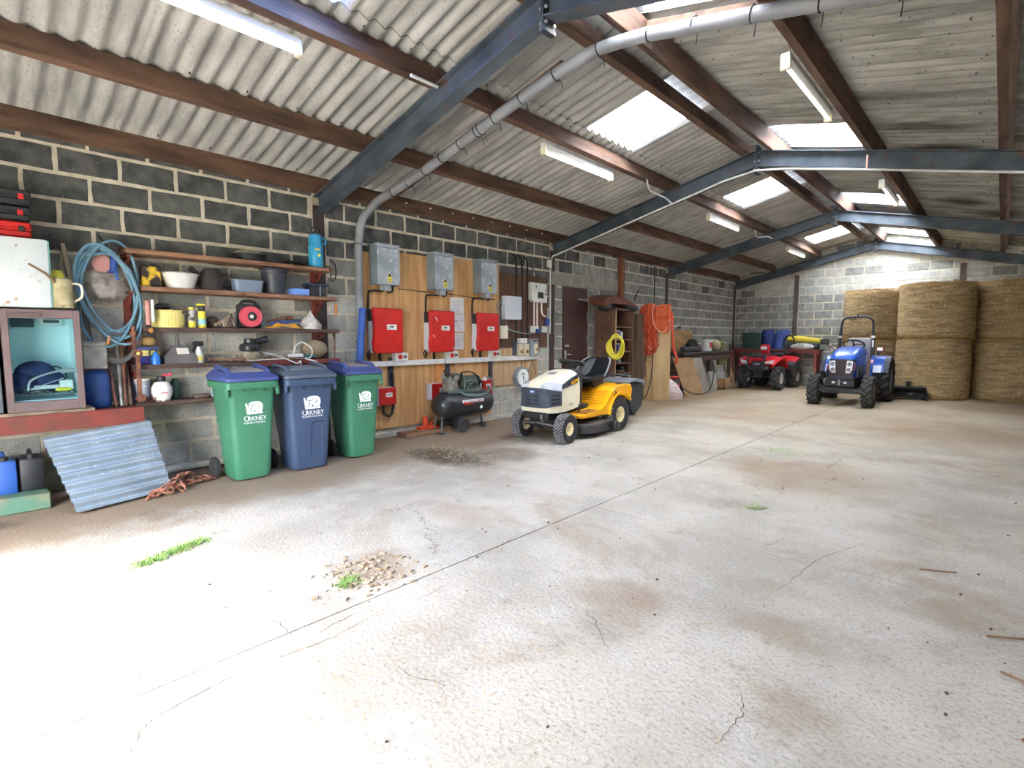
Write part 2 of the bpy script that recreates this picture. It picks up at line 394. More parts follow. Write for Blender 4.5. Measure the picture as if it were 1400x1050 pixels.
def left_kind(n):
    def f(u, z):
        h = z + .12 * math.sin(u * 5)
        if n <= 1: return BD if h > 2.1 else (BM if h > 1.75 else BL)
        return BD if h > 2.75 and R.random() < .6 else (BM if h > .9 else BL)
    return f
door_skip = lambda u, z: 7.56 < u < 8.66 and z < 2.32 and u > 7.72 or (7.4 < u < 9.8 and 2.3 < z < 2.5)
for n, (a, b) in enumerate(BAYS):
    g = G()
    if n == 2:
        g.box((-.07, (a + 7.80) / 2, WT / 2), (.13, 7.80 - a, WT)); g.box((-.07, (8.64 + b) / 2, WT / 2), (.13, b - 8.64, WT)); g.box((-.07, 8.22, (2.3 + WT) / 2), (.13, .84, WT - 2.3))
        g.box((-.18, 8.22, 1.2), (.02, 1.2, 2.5))
    else: g.box((-.07, (a + b) / 2, WT / 2), (.13, b - a, WT))
    wl = struct('wall_left', g, MORTAR)
    sk = (lambda u, z: False) if n != 2 else (lambda u, z: (7.72 < u < 8.72 and z < 2.31) or (u < 9.78 and 2.29 < z < 2.53))
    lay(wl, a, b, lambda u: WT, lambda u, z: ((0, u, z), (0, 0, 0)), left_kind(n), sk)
    if n == 2:
        P('lintel', G().box((.0, 8.62, 2.42), (.03, 2.3, .235), .006), LINTEL, wl)
        for yy in (7.68, 8.76):
            for k in range(10):
                P('block', G().box((0, yy - (.0 if yy > 8 else .0), .13 + .225 * k), (.012, .2, .2), .004), BLOCK_M if k > 3 else BLOCK_L, wl)
g = G()
for y in FY[1:4]: g.box((-.1, y, WT / 2), (.07, .16, WT))
struct('wall_left', g, MORTAR)
# end wall with its gable
roofz = lambda x: 3.0 + SL * (3.5 - abs(x - 3.5))
g = G(); g.prism([(-.14, 0), (7.14, 0), (7.14, 3.2), (3.5, 4.06), (-.14, 3.2)], LEN + .008, LEN + .14, 'y')
wb = struct('wall_back', g, MORTAR)
for a, b in ((0.0, 1.62), (1.74, 5.19), (5.31, 7.0)):
    lay(wb, a, b, lambda u: roofz(u) + .15, lambda u, z: ((u, LEN, z), (0, 0, -PI / 2)),
        lambda u, z: BL if (z > 2.5 and R.random() < .85) or z < .5 else BM, phase=.1)
# unseen long wall and the front with the doorway the daylight comes through
struct('wall_right', G().box((7.08, 7.55, WT / 2), (.14, 17.9, WT)), LINTEL)
g = G(); g.box((.9, FR - .07, 1.5), (2.0, .14, 3.0)); g.box((5.95, FR - .07, 1.5), (2.3, .14, 3.0)); g.box((3.6, FR - .07, 2.6), (4, .14, .8))
g.prism([(-.1, 3.0), (7.1, 3.0), (7.1, 3.1), (3.5, 3.95), (-.1, 3.1)], FR - .14, FR, 'y')
struct('wall_front', g, LINTEL)

# ------------------------------------------------------------------ shell: brown door in the left wall
dr = root('door_1')
P('door_leaf', G().box((-.02, 8.22, 1.15), (.045, .83, 2.29), .004), BROWN, dr)
for z in (2.08, .72):
    P('hinge', G().prism([(8.62, z - .03), (8.62, z + .03), (8.28, z + .012), (8.28, z - .012)], .003, .012, 'x').cyl((.01, 8.625, z - .05), (.01, 8.625, z + .05), .012, n=8), SILVER, dr)
P('door_handle', G().box((.006, 7.9, 1.02), (.01, .05, .16), .004).tube(curve([(.01, 7.9, 1.03), (.05, 7.9, 1.03), (.055, 7.93, 1.03), (.055, 8.01, 1.025)]), .009, 8), SILVER, dr)
P('lock_plate', G().box((.006, 7.95, 1.19), (.01, .12, .035), .003), SILVER, dr)

# ------------------------------------------------------------------ steel portal frames
def ibeam(g, p, q, dep, wid, tf=.012, tw=.009):
    p, q = Vector(p), Vector(q); d = (q - p).normalized(); y = Vector((0, 1, 0)); n = d.cross(y) * -1
    if n.length < .1: n = Vector((1, 0, 0))
    n.normalize()
    for s_ in (-1, 1):
        o = n * (dep / 2 - tf / 2) * s_
        g.bar(p + o, q + o, wid, tf, n)
    g.bar(p, q, tw, dep - 2 * tf, n)
ordn = ['nearest', 'second', 'third', 'farthest']
for k, y in enumerate(FY):
    nm = 'steel portal frame behind the doorway wall' if k == 0 else [
        'nearest blue grey steel roof frame rising beside the water bottle', 'blue grey steel roof frame carrying the thin white conduit',
        'blue grey steel roof frame above the orange ropes', 'farthest blue grey steel roof frame against the end wall'][k - 1]
    f = T('portal_frame', nm, 'steel frame', (0, y, 0), group='steel roof frames')
    dz = -.1 * math.sqrt(1 + SL * SL)
    for s_ in (-1, 1):
        g = G(); xa = 3.5 + s_ * 3.47
        ibeam(g, (xa, 0, 3.0 + SL * .03 + dz), (3.5 + s_ * .012, 0, 3.0 + SL * 3.488 + dz), .2, .13)
        P('rafter', g, STEEL, f)
        g = G()
        if s_ < 0: g.box((-.002, 0, 1.45), (.02, .13, 2.9)).box((-.06, 0, 1.45), (.1, .012, 2.9))
        else: g.box((7.0, 0, 1.45), (.02, .13, 2.9))
        P('column', g, COLUMN, f)
    g = G()
    for s_ in (-1, 1): g.box((3.5 + s_ * .008, 0, 3.70), (.014, .14, .36), .003)
    g.box((3.5, 0, 3.535), (.05, .13, .03))
    P('apex_plate', g, STEEL, f)
    g = G()
    for s_ in (-1, 1):
        for dy in (-.045, .045):
            for z in (3.58, 3.68, 3.78): g.cyl((3.5 + s_ * .012, dy, z), (3.5 + s_ * .032, dy, z), .012, n=6)
    P('bolt', g, SILVER, f)['kind'] = 'stuff'

# ------------------------------------------------------------------ timber purlins
def purlin(x, label):
    s_ = 1 if x < 3.5 else -1; th = math.atan(SL) * s_
    zb = 3.0 + SL * (3.5 - abs(x - 3.5))
    m = Matrix.Translation((x, 0, zb)) @ Matrix.Rotation(-th, 4, 'Y')
    g = G(); g.M = m
    for a, b in zip([FR - .1] + FY[1:4], FY[1:4] + [16.44]):
        g.box((0, (a + b) / 2, .09), (.075, b - a - .004, .178), .004)
    return S('timber_purlin', label, 'beam', g, WOOD_P, group='timber roof purlins', kind='thing')
PX = [.1, 1.09, 2.25, 3.34, 3.66, 4.75, 5.91]
for x, l in zip(PX, ['brown timber purlin along the top of the left block wall', 'brown timber purlin between the wall purlin and the strip lights',
                     'brown timber purlin carrying the strip lights on the left slope', 'brown ridge purlin on the left side of the ridge', 'brown ridge purlin on the right side of the ridge',
                     'brown timber purlin carrying strip lights on the right slope', 'lowest visible timber purlin of the right slope, dark brown']):
    pu = purlin(x, l)
    if x < .2:
        g = G()
        for y in [3.42 + .4 * i for i in range(10)]: g.cyl((.145, y, 3.12), (.16, y, 3.12), .011, n=8)
        P('screw_cap', g, WHITE, pu)['kind'] = 'stuff'

# ------------------------------------------------------------------ corrugated roof
def sheet_mesh(L_, m, name, th=.007, amp=.022):
    g = G(); n = 7 * 8 + 2; wd = 1.02; V = []
    for t_ in (0, th):
        V.append([[g.bm.verts.new((x, wd * i / 56, amp * math.cos(2 * PI * i / 8) + t_)) for i in range(n + 1)] for x in (0, L_ / 2, L_)])
    for q in V:
        for a, b in zip(q, q[1:]):
            for i in range(n): g.bm.faces.new((a[i], a[i + 1], b[i + 1], b[i]))
    for r in (0, 2):
        for i in range(n): g.bm.faces.new((V[0][r][i], V[0][r][i + 1], V[1][r][i + 1], V[1][r][i]))
    for i in (0, n):
        for r in (0, 1): g.bm.faces.new((V[0][r][i], V[0][r + 1][i], V[1][r + 1][i], V[1][r][i]))
    return g.mesh(name, m, ang=60)
def soot(m, spots):
    t = m.node_tree; N = t.nodes; L = t.links; b = N['Principled BSDF']; col = b.inputs['Base Color'].links[0].from_socket
    geo = N.new('ShaderNodeNewGeometry'); nz = N.new('ShaderNodeTexNoise'); nz.inputs['Scale'].default_value = 2.5; nz.inputs['Detail'].default_value = 5
    ad = N.new('ShaderNodeVectorMath'); ad.operation = 'MULTIPLY_ADD'; ad.inputs[1].default_value = (.35, .35, 0)
    L.new(geo.outputs['Position'], nz.inputs['Vector']); L.new(nz.outputs['Color'], ad.inputs[0]); L.new(geo.outputs['Position'], ad.inputs[2])
    for x, y, rx, ry, k in spots:
        mp = N.new('ShaderNodeMapping'); mp.inputs['Location'].default_value = (-(x + .17) / rx, -(y + .17) / ry, 0); mp.inputs['Scale'].default_value = (1 / rx, 1 / ry, 0)
        L.new(ad.outputs[0], mp.inputs[0]); ln = N.new('ShaderNodeVectorMath'); ln.operation = 'LENGTH'; L.new(mp.outputs[0], ln.inputs[0])
        mr = N.new('ShaderNodeMapRange'); mr.interpolation_type = 'SMOOTHSTEP'
        for i, q in enumerate((1.1, .2, 0, k)): mr.inputs[i + 1].default_value = q
        L.new(ln.outputs['Value'], mr.inputs[0]); mx = N.new('ShaderNodeMixRGB'); mx.inputs[2].default_value = lin((44, 40, 32)); L.new(mr.outputs[0], mx.inputs[0]); L.new(col, mx.inputs[1]); col = mx.outputs[0]
    L.new(col, b.inputs['Base Color'])
soot(SHEET_R, ((5.3, 8.2, .55, .3, .85), (5.2, 7.3, .6, .25, .7), (5.4, 11.5, .5, .5, .85), (5.9, 12.4, .5, .5, .6), (5.1, 6.3, .7, .2, .4)))
ceil = root('ceiling')
th = math.atan(SL); cs = math.cos(th)
CL = clear('clear_sheet', (250, 252, 255), .82); CLB = clear('clear_sheet_sky_tint', (176, 202, 240), .9)  # second sheet's tint paints in the blue sky seen through it
LOW = (-.25, 2.36); TOP = (2.16, 3.44)
meshes = {}
for side, m in ((1, SHEET), (-1, SHEET_R)):
    for nm, (a, b) in (('low', LOW), ('top', TOP)): meshes[nm, side] = sheet_mesh((b - a) / cs, m, 'roof_sheet')
clr = sheet_mesh((TOP[1] - TOP[0]) / cs, CL, 'roof_light'); clb = sheet_mesh((TOP[1] - TOP[0]) / cs, CLB, 'roof_light')
SKY_L = (1.07, 5.15, 9.23, 14.33); SKY_R = (3.05, 7.13, 11.21, 15.29)
wn = 0
for side, off, sky in ((1, 1.07, SKY_L), (-1, -1.03, SKY_R)):
    y = off - 1.02 * (3 if side > 0 else 1); j = 0
    while y < LEN + .1:
        for nm, (a, b) in (('low', LOW), ('top', TOP)):
            z = 3.0 + .18 + .024 + SL * a + (.014 if nm == 'top' else 0) + (.007 if j % 2 else 0)
            is_sky = nm == 'top' and any(abs(y - q) < .1 for q in sky)
            me = meshes[nm, side]
            if is_sky: me = clb if (side > 0 and y < 2) else clr
            if side > 0: lc, ro = (a, y, z), (0, -th, 0)
            else: lc, ro = (7 - a, y + 1.02, z), (0, -th, PI)
            if is_sky:
                wn += 1; o = obj('window_%d' % wn, me, None, lc, ro); o['kind'] = 'structure'
            else: obj('roof_sheet', me, ceil, lc, ro)
        y += 1.02; j += 1
g = G()
for s_ in (-1, 1):
    g.bar((3.5, FR - .2, 4.085), (3.5, LEN + .2, 4.085), .06, .02)
    g.prism([(3.5, 4.10), (3.5 + s_ * .3, 4.035), (3.5 + s_ * .3, 4.045), (3.5, 4.115)], FR - .2, LEN + .2, 'y')
P('ridge_cap', g, SHEET, ceil)
# hook bolts with washers over the purlins (seen as dark ticks with pale rims)
hb = G().cyl((0, 0, -.035), (0, 0, .02), .006, n=6).mesh('hook_bolt', CABLE)
ws = G().lathe([(.006, -.004), (.018, -.004), (.022, .004), (.006, .004)], 8).mesh('washer', WHITE)
for x in (.16, 1.15, 2.31):
    for i in range(17 if x > 1 else 14):
        y = 1.07 + .1457 * (2 + 3 * i) + .0 + (.07)
        if y > 7.3: break
        h = obj('hook_bolt', hb, ceil, (x, y, 3.19 + SL * x + .02))
# cement staining dark sooty patches stay on the far right sheets through the sheet material
# ================================================================== THINGS
# ------------------------------------------------------------------ fluorescent fittings on the purlins
TUBE = mat('tube_glow', (255, 250, 240), .4, emit=TUBE_E)  # tubes taken as unlit; a low glow is added to them
def strip_light(loc, L_, label):
    t = T('strip_light', label, 'light', loc, 0, 'fluorescent strip lights')
    g = G(); g.box((0, 0, -.02), (.07, L_, .05), .006).prism([(-.035, -.045), (.035, -.045), (.012, -.075), (-.012, -.075)], -L_ / 2 + .02, L_ / 2 - .02, 'y')
    P('body', g, WHITE, t)
    P('tube', G().cyl((.005, -L_ / 2 + .05, -.10), (.005, L_ / 2 - .05, -.10), .013, n=10), TUBE, t)
    for s_ in (-1, 1): P('end_cap', G().box((0, s_ * (L_ / 2 - .02), -.065), (.075, .035, .11), .006), CREAM, t)
for x, y, L_, lb in ((2.16, 1.12, 1.5, 'strip light nearest the doorway below the roof light tinted sky blue'), (2.16, 5.32, 1.4, 'strip light beside the first white roof light, left slope'),
                 (2.16, 9.8, 1.4, 'strip light on the left slope just past the conduit frame'), (2.16, 14.4, 1.4, 'farthest strip light on the left slope'),
                 (4.66, 5.25, 1.4, 'strip light hanging under the right slope purlin, nearest'), (4.66, 9.7, 1.4, 'strip light under the right slope purlin beyond the second frame')):
    strip_light((x, y, 3.0 + SL * (3.5 - abs(3.5 - x)) - .005), L_, lb)
S('spare_tube', 'short white tube lying on the purlin above the near frame', 'tube', G().cyl((2.33, 2.72, 3.5), (2.33, 3.0, 3.5), .014, n=8), WHITE)

# ------------------------------------------------------------------ thick cable duct over the first bay
t = T('cable_duct', 'thick grey cable duct climbing the wall and crossing under the roof', 'pipe', (0, 0, 0))
xz = lambda x: 3.0 + .178 + SL * (3.5 - abs(3.5 - x)) - .26
path = [(.12, 3.50, .05), (.12, 3.50, 1.2), (.12, 3.51, 2.5)] + curve([(.12, 3.52, 2.55), (.15, 3.56, 2.80), (.32, 3.66, 3.0), (.6, 3.70, xz(.6) + .02)], 5) + \
       [(1.2, 3.72, xz(1.2)), (2.2, 3.72, xz(2.2)), (3.0, 3.72, xz(3.0) - .01)] + curve([(3.15, 3.72, xz(3.15) - .02), (3.5, 3.72, xz(3.5) - .07), (3.9, 3.72, xz(3.9) - .02)], 5) + [(5, 3.72, xz(5)), (6.9, 3.72, xz(6.9))]
P('pipe', G().tube(path, .05, 14), mat('duct_grey', (150, 154, 160), .5, c2=(124, 126, 132), scale=4), t)
tie = G().torus((0, 0, 0), .053, .005, 'x', 16, 6).tube([(0, .05, .0), (.01, .06, -.06), (.02, .05, -.12)], .003, 5).mesh('cable_tie', CABLE)
for x in [.35, .62, .9, 1.2, 1.5, 1.8, 2.05, 2.1, 2.3, 2.65, 3.05, 3.5, 3.95, 4.3, 4.7, 5.1, 5.5, 5.9]:
    z = min(xz(x), 10) - (.07 if abs(x - 3.5) < .2 else .02 if abs(x - 3.5) < .5 else 0) + (.04 if x < .5 else 0)
    a = math.atan(SL) * (1 if x < 3.3 else -1 if x > 3.7 else 0)
    obj('cable_tie', tie, t, (x, 3.70 if x < .8 else 3.72, z), (0, -a - (.5 if x < .4 else 0), 0))
for z in (2.5, 1.3): P('clip', G().torus((.12, 3.50, z), .053, .006, 'z', 16, 6), CABLE, t)
g = G()
for a, b in ((.35, 3.1), (3.9, 6.9)): g.bar((a, 3.78, xz(a) + .05), (b, 3.78, xz(b) + .05), .05, .1)
S('timber_batten', 'brown batten fixed along the thick grey cable duct', 'batten', g, WOOD_P)
# thin white conduit along the second frame
t = T('conduit', 'thin white conduit under the second roof frame and down beside the column', 'pipe')
yb = 7.405
fz = lambda x: 2.79 + SL * (3.5 - abs(3.5 - x)) - .02
P('pipe', G().tube([(.03, yb, 1.42), (.03, yb, 2.62), (.07, yb, fz(.07)), (1.5, yb, fz(1.5)), (3.1, yb, fz(3.1)), (3.5, yb, fz(3.5) - .04), (3.9, yb, fz(3.9) - .01), (5, yb, fz(5)), (6.9, yb, fz(6.9))], .013, 8), WHITE, t)
P('junction_box', G().box((.03, yb - .03, 2.66), (.05, .1, .13), .006), WHITE, t)
P('drop', G().tube([(4.75, yb, fz(4.75)), (4.75, yb, 3.46)], .012, 8), mat('rosy_pipe', (214, 176, 160), .5), t)
# a loose lead curling at purlins, far bays
S('loose_lead', 'white lead looping from the purlin to the second frame', 'cable', G().tube(curve([(2.3, 6.7, 3.52), (2.25, 6.9, 3.42), (2.3, 7.25, 3.38), (2.35, 7.38, 3.30)], 5), .012, 6), WHITE)
S('loose_lead', 'white lead drooping from the purlin near the third frame', 'cable', G().tube(curve([(2.25, 11.2, 3.5), (2.22, 11.4, 3.40), (2.35, 11.6, 3.42), (2.4, 11.8, 3.40)], 5), .012, 6), WHITE)

# ------------------------------------------------------------------ left end: red bench with old drink cooler, freezer box, cases
t = T('steel_bench', 'red painted angle iron bench carrying the glass door cooler', 'bench', (0, .1, 0))
g = G(); g.box((.53, .2, .665), (.012, 1.62, .13)).box((.47, .2, .733), (.12, 1.62, .01))
P('front_rail', g, RUST, t)
g = G(); g.box((.25, .2, .70), (.45, 1.6, .05), .004); P('worktop', g, WOOD_D, t)
for y in (-.45, .98): P('leg', G().box((.5, y, .34), (.05, .05, .68)), RUST, t)
S('bench_plank', 'rough grey plank under the cooler on the red bench', 'plank', G().box((.28, .42, .745), (.44, .72, .035), .006), mat('old_plank', (150, 134, 110), .9, c2=(92, 82, 68), scale=8, stretch=(4, 1, 4)))
def cooler(loc, label):
    t = T('drinks_cooler', label, 'fridge', loc)
    FR_ = mat('cooler_brown', (116, 96, 94), .55, c2=(98, 82, 82), scale=5); IN = mat('cooler_inside', (214, 236, 238), .5)
    W_, D_, H_ = .47, .42, .80
    g = G()
    g.box((0, -W_ / 2 + .012, H_ / 2), (D_, .024, H_)).box((0, W_ / 2 - .012, H_ / 2), (D_, .024, H_)).box((0, 0, H_ - .015), (D_, W_, .03)).box((0, 0, .03), (D_, W_, .06)).box((-D_ / 2 + .012, 0, H_ / 2), (.024, W_, H_))
    P('cabinet', g, mat('cooler_side', (142, 130, 112), .6), t)
    g = G(); w = W_ / 2 - .026
    g.box((-D_ / 2 + .035, 0, H_ / 2), (.02, 2 * w, H_ - .09)); g.box((-.01, -w, H_ / 2), (D_ - .06, .008, H_ - .09)); g.box((-.01, w, H_ / 2), (D_ - .06, .008, H_ - .09)); g.box((-.01, 0, .075), (D_ - .06, 2 * w, .02)); g.box((-.01, 0, H_ - .04), (D_ - .06, 2 * w, .012))
    P('liner', g, IN, t)
    d = P('door', G().box((D_ / 2 + .012, -W_ / 2 + .022, H_ / 2), (.03, .044, H_), .004).box((D_ / 2 + .012, W_ / 2 - .022, H_ / 2), (.03, .044, H_), .004)
          .box((D_ / 2 + .012, 0, H_ - .035), (.03, W_ - .08, .07), .004).box((D_ / 2 + .012, 0, .04), (.03, W_ - .08, .08), .004), FR_, t)
    P('pane', G().box((D_ / 2 + .01, 0, H_ / 2), (.006, W_ - .085, H_ - .13)), GLASS, d)
    P('handle', G().box((D_ / 2 + .032, -.1, H_ - .042), (.012, .2, .03), .004), mat('cooler_handle', (92, 74, 72), .5), d)
    g = G(); g.box((-D_ / 2 + .075, -.09, H_ - .1), (.05, .14, .07), .006); P('fan_grille', g, GREYD, t)
    g = G(); g.box((-D_ / 2 + .07, .09, H_ - .09), (.04, .15, .06), .006); P('thermostat', g, WHITE, t)
    P('thermostat_dial', G().box((-D_ / 2 + .094, .09, H_ - .085), (.006, .1, .025), .002), GREYD, t)
    g = G()
    for i in range(12): g.cyl((-D_ / 2 + .06, -w + .02 + i * .034, .13), (D_ / 2 - .04, -w + .02 + i * .034, .13), .003, n=6)
    for x in (-.14, .02, .17): g.cyl((x, -w + .01, .13), (x, w - .01, .13), .004, n=6)
    P('wire_shelf', g, STEELB, t)
    return t
GLASS = clear('pane_glass', (236, 248, 250), .93, (20, 30, 30), .04)
cooler((.27, .485, .765), 'old drinks cooler with brown frame and glass door on red bench')
t = T('drinks_cooler', 'second brown cooler cut off by the left edge, beside the glass door cooler', 'fridge', (.27, .0, .765))
P('cabinet', G().box((0, 0, .4), (.42, .45, .80), .006), mat('cooler_side', (142, 130, 112)), t)
P('door', G().box((.222, 0, .4), (.028, .46, .79), .006), GREYD, t)
# contents of the cooler (each lying on the wire shelf or on its neighbours)
Z = .905
S('blue_bag', 'crumpled dark blue bag inside the glass door cooler', 'bag', G().sph((.28, .44, Z + .15), .12, 14, 8, (.8, 1.1, .85)).sph((.32, .36, Z + .08), .10, 12, 6, (.8, 1.1, .9)).sph((.3, .51, Z + .09), .10, 12, 6, (.8, 1.2, .9)), mat('navy_cloth', (42, 52, 104), .85, c2=(30, 36, 74), scale=20, bump=.5, bscale=25))
S('hacksaw', 'hacksaw with pale handle lying inside the cooler', 'saw', G().tube(curve([(.42, .38, Z + .02), (.43, .40, Z + .10), (.43, .5, Z + .15), (.43, .58, Z + .17)], 5), .008, 6).tube([(.42, .39, Z + .03), (.43, .60, Z + .11)], .004, 5).box((.43, .63, Z + .17), (.02, .09, .035), .006), SILVER)
S('white_tray', 'white plastic tray tilted inside the cooler', 'tray', G().box((.31, .47, Z + .03), (.12, .2, .015), .004).box((.37, .47, Z + .04), (.01, .2, .03)), WHITE)
S('angle_tool', 'small dark angle tool lying on top inside the cooler', 'tool', G().cyl((.22, .5, Z + .13), (.24, .58, Z + .12), .035, n=12).tube(curve([(.22, .52, Z + .15), (.25, .56, Z + .2), (.22, .62, Z + .17), (.25, .64, Z + .1)], 5), .005, 6), BLACK)
S('pale_box', 'small white box at the right inside the cooler', 'box', G().box((.33, .62, Z + .05), (.08, .09, .08), .006), WHITE)
S('yellow_cloth', 'small yellow cloth at the bottom inside the cooler', 'cloth', G().sph((.38, .60, Z + .015), .04, 10, 6, (.7, 1.4, .45)), YELP)
g = G()
for i in range(26):
    y, x = R.uniform(.33, .64), R.uniform(.2, .4); a = R.uniform(0, PI); l = R.uniform(.02, .06)
    g.bar((x, y, Z + .008), (x + l * math.sin(a) * .6, y + l * math.cos(a) * .6, Z + R.uniform(.008, .03)), .012, .008)
S('scrap_bits', 'loose metal bits scattered on the cooler shelf', 'scrap', g, STEELB, kind='stuff')
g = G()
for i in range(5): g.tube(curve([(.25 + .02 * i, .31, Z + .06 + .02 * i), (.3, .36 + .03 * i, Z + .16 - .02 * i), (.32, .45, Z + .1 + .02 * i), (.28, .5 + .03 * i, Z + .18 - .03 * i)], 5), .003, 5)
S('wire_tangle', 'tangle of thin leads over the blue bag inside the cooler', 'cable', g, GREYD)
# white box on the cooler, with jug and cases
t = T('freezer_box', 'white freezer box with brown stains on top of the cooler', 'freezer', (.24, .31, 1.575))
P('body', G().box((0, 0, .27), (.46, .50, .535), .012, seg=2), mat('white_enamel', (206, 213, 213), .4, c2=(190, 198, 198), scale=3, speck=((166, 138, 100), 14, .66)), t)
P('side_panel', G().box((0, .254, .27), (.44, .006, .52)), mat('teal_edge', (120, 190, 180), .5), t)
t = T('garden_jug', 'stained beige metal jug with long spout beside the white freezer box', 'jug', (.42, .63, 1.585))
P('body', G().lathe([(.072, 0), (.072, .01), (.066, .2), (.06, .23), (.045, .24), (.001, .24)], 18), mat('jug_beige', (186, 176, 136), .6, c2=(150, 138, 100), scale=8, speck=((110, 84, 60), 22, .68)), t)
P('spout', G().tube([(.04, -.04, .20), (.1, -.10, .26), (.16, -.2, .32)], [.012, .01, .008], 8), mat('spout_brown', (126, 104, 74), .6), t)
P('handle', G().tube(curve([(0, .06, .2), (0, .12, .19), (0, .125, .1), (0, .07, .05)], 5), .009, 8), CREAM, t)
S('yellow_drum', 'yellow drum with dark lid behind the beige jug', 'can', G().cyl((.25, .62, 1.585), (.25, .62, 1.88), .05, n=16).cyl((.25, .62, 1.88), (.25, .62, 1.9), .04, n=16), YELP)
S('pale_stick', 'pale wooden stick leaning on the wall behind the jug', 'stick', G().bar((.05, .76, 1.60), (.03, .70, 2.16), .022, .03, bev=.006), mat('pale_wood', (192, 178, 152), .8))
def case(loc, label, c, latch, h):
    t = T('tool_case', label, 'case', loc, group='tool cases stacked on the freezer box')
    g = G(); g.box((0, 0, h * .24), (.3, .40, h * .46), .014).box((0, 0, h * .76), (.3, .40, h * .46), .014).box((0, 0, h / 2), (.29, .39, h * .1))
    P('shell', g, c, t)
    P('latch', G().box((.155, .14, h * .55), (.012, .035, h * .35), .004), latch, t)
    P('handle', G().tube(curve([(.15, -.1, h * .5), (.18, -.09, h * .5), (.18, 0.0, h * .5), (.15, .01, h * .5)], 4), .008, 6), BLACK, t)
case((.24, .28, 2.122), 'red tool case at the bottom of the stack on the freezer box', RED, BLACK, .125)
case((.24, .28, 2.25), 'black tool case with red latch in the middle of the stack', BLACK, REDP, .115)
case((.24, .29, 2.368), 'black tool case with red latch on top of the stack', BLACK, REDP, .125)
# things between cooler and shelves
S('water_drum', 'blue plastic drum in the gap between cooler and shelf post', 'drum', G().lathe([(.09, 0), (.10, .02), (.10, .1), (.094, .12), (.10, .14), (.10, .25), (.09, .3), (.04, .33), (.001, .33)], 18, (.2, .84, .73)), mat('drum_blue', (44, 78, 140), .5))
S('grey_battery', 'grey battery box on the blue drum beside the cooler', 'box', G().box((.17, .84, 1.17), (.15, .17, .2), .01).box((.17, .84, 1.29), (.16, .18, .05), .01), mat('battery_grey', (176, 176, 168), .6, c2=(130, 130, 124), scale=8))
S('dish_metal', 'battered shiny metal panel behind the coiled blue hose', 'panel', G().lathe([(.2, .0), (.17, .03), (.1, .05), (.001, .055)], 20, (.05, 1.0, 1.86), 'x'), mat('crumpled_metal', (196, 190, 184), .35, .4, c2=(140, 130, 124), scale=14, bump=.8, bscale=18))
S('pink_disc', 'faded pink disc hanging behind the blue hose', 'disc', G().cyl((.12, .95, 2.0), (.13, .95, 2.0), .075, n=20), mat('pink_disc', (206, 150, 146), .6))
S('blue_nozzle', 'blue spray gun hanging inside the coiled hose', 'spray gun', G().cyl((.18, 1.02, 1.94), (.18, 1.03, 2.06), .028, n=12).box((.18, 1.02, 1.93), (.05, .08, .02), .006).tube([(.18, 1.03, 1.93), (.18, 1.05, 1.86)], .014, 8), BLUE)
S('dark_rod', 'dark rod sticking up over the coiled blue hose', 'rod', G().cyl((.14, 1.05, 2.05), (.22, .92, 2.24), .01, n=6), CABLE)
t = T('hose_coil', 'coiled blue garden hose hanging on the wall beside the cooler', 'hose')
for k in range(6):
    c = Vector((.2 + .02 * (k % 3), .965 + R.uniform(-.015, .015), 1.76 + R.uniform(-.02, .02) - .012 * k)); a, b_ = .20 + .012 * (k % 4), .37 + .018 * k - .02 * (k % 2)
    tilt = R.uniform(-.16, .16); b_ += R.uniform(-.04, .03); a *= R.uniform(.86, 1.06); pts = []
    for j in range(36):
        q = 2 * PI * j / 36; v = c + Vector((.02 * math.sin(q * 2 + k), a * math.cos(q), b_ * math.sin(q)))
        v.y += tilt * (v.z - c.z) - .06 * (v.z - 1.76) * .6
        pts.append(v)
    P('loop', G().tube(pts, .0115, 7, closed=True), mat('hose_blue', (112, 152, 172), .5, c2=(84, 124, 148), scale=5), t)
P('connector', G().cyl((.25, .93, 1.28), (.25, .95, 1.36), .016, n=10), mat('brass', (184, 130, 88), .4, .5), t)
t = T('hose_coil', 'dark grey hose loops hanging below the blue hose', 'hose')
for k in range(2):
    P('loop', G().tube(curve([(.14, .80 + .02 * k, 1.7), (.15, .80 + .02 * k, 1.45), (.17, .86, 1.22 + .02 * k), (.19, 1.02, 1.12 + .02 * k), (.19, 1.16 - .02 * k, 1.24), (.17, 1.2 - .02 * k, 1.45), (.15, 1.19 - .02 * k, 1.75), (.13, 1.1, 1.95)], 6), .014, 7), mat('hose_grey', (98, 96, 96), .6), t)
for i, (y, z1, y2, c, lb) in enumerate(((.96, 1.25, .94, RUSTY, 'rusty bar'), (1.0, 1.3, 1.02, STEELB, 'grey steel tube'), (1.03, 1.35, 1.06, RUSTY, 'thick rusty tube'), (1.07, 1.1, 1.08, WOOD_P, 'brown wooden handle'))):
    S('long_rod', lb + ' standing on the red bench under the blue hose', 'rod', G().cyl((.28, y, .735), (.1, y2, z1), .011 + .003 * (i % 2), n=8), c)
S('jaw_wrench', 'rusty pipe wrench hanging on the shelf post', 'wrench', G().box((.33, 1.13, .98), (.02, .035, .42), .004).torus((.33, 1.13, 1.2), .03, .012, 'x', 14, 6).torus((.33, 1.14, .80), .025, .012, 'x', 14, 6), RUSTY)
S('chain_clamp', 'rusty chain clamp hanging above the pipe wrench', 'clamp', G().sph((.27, 1.12, 1.38), .03, 10, 6).cyl((.27, 1.12, 1.24), (.27, 1.12, 1.45), .014, n=8).bar((.27, 1.07, 1.3), (.27, 1.18, 1.3), .014, .014), RUSTY)
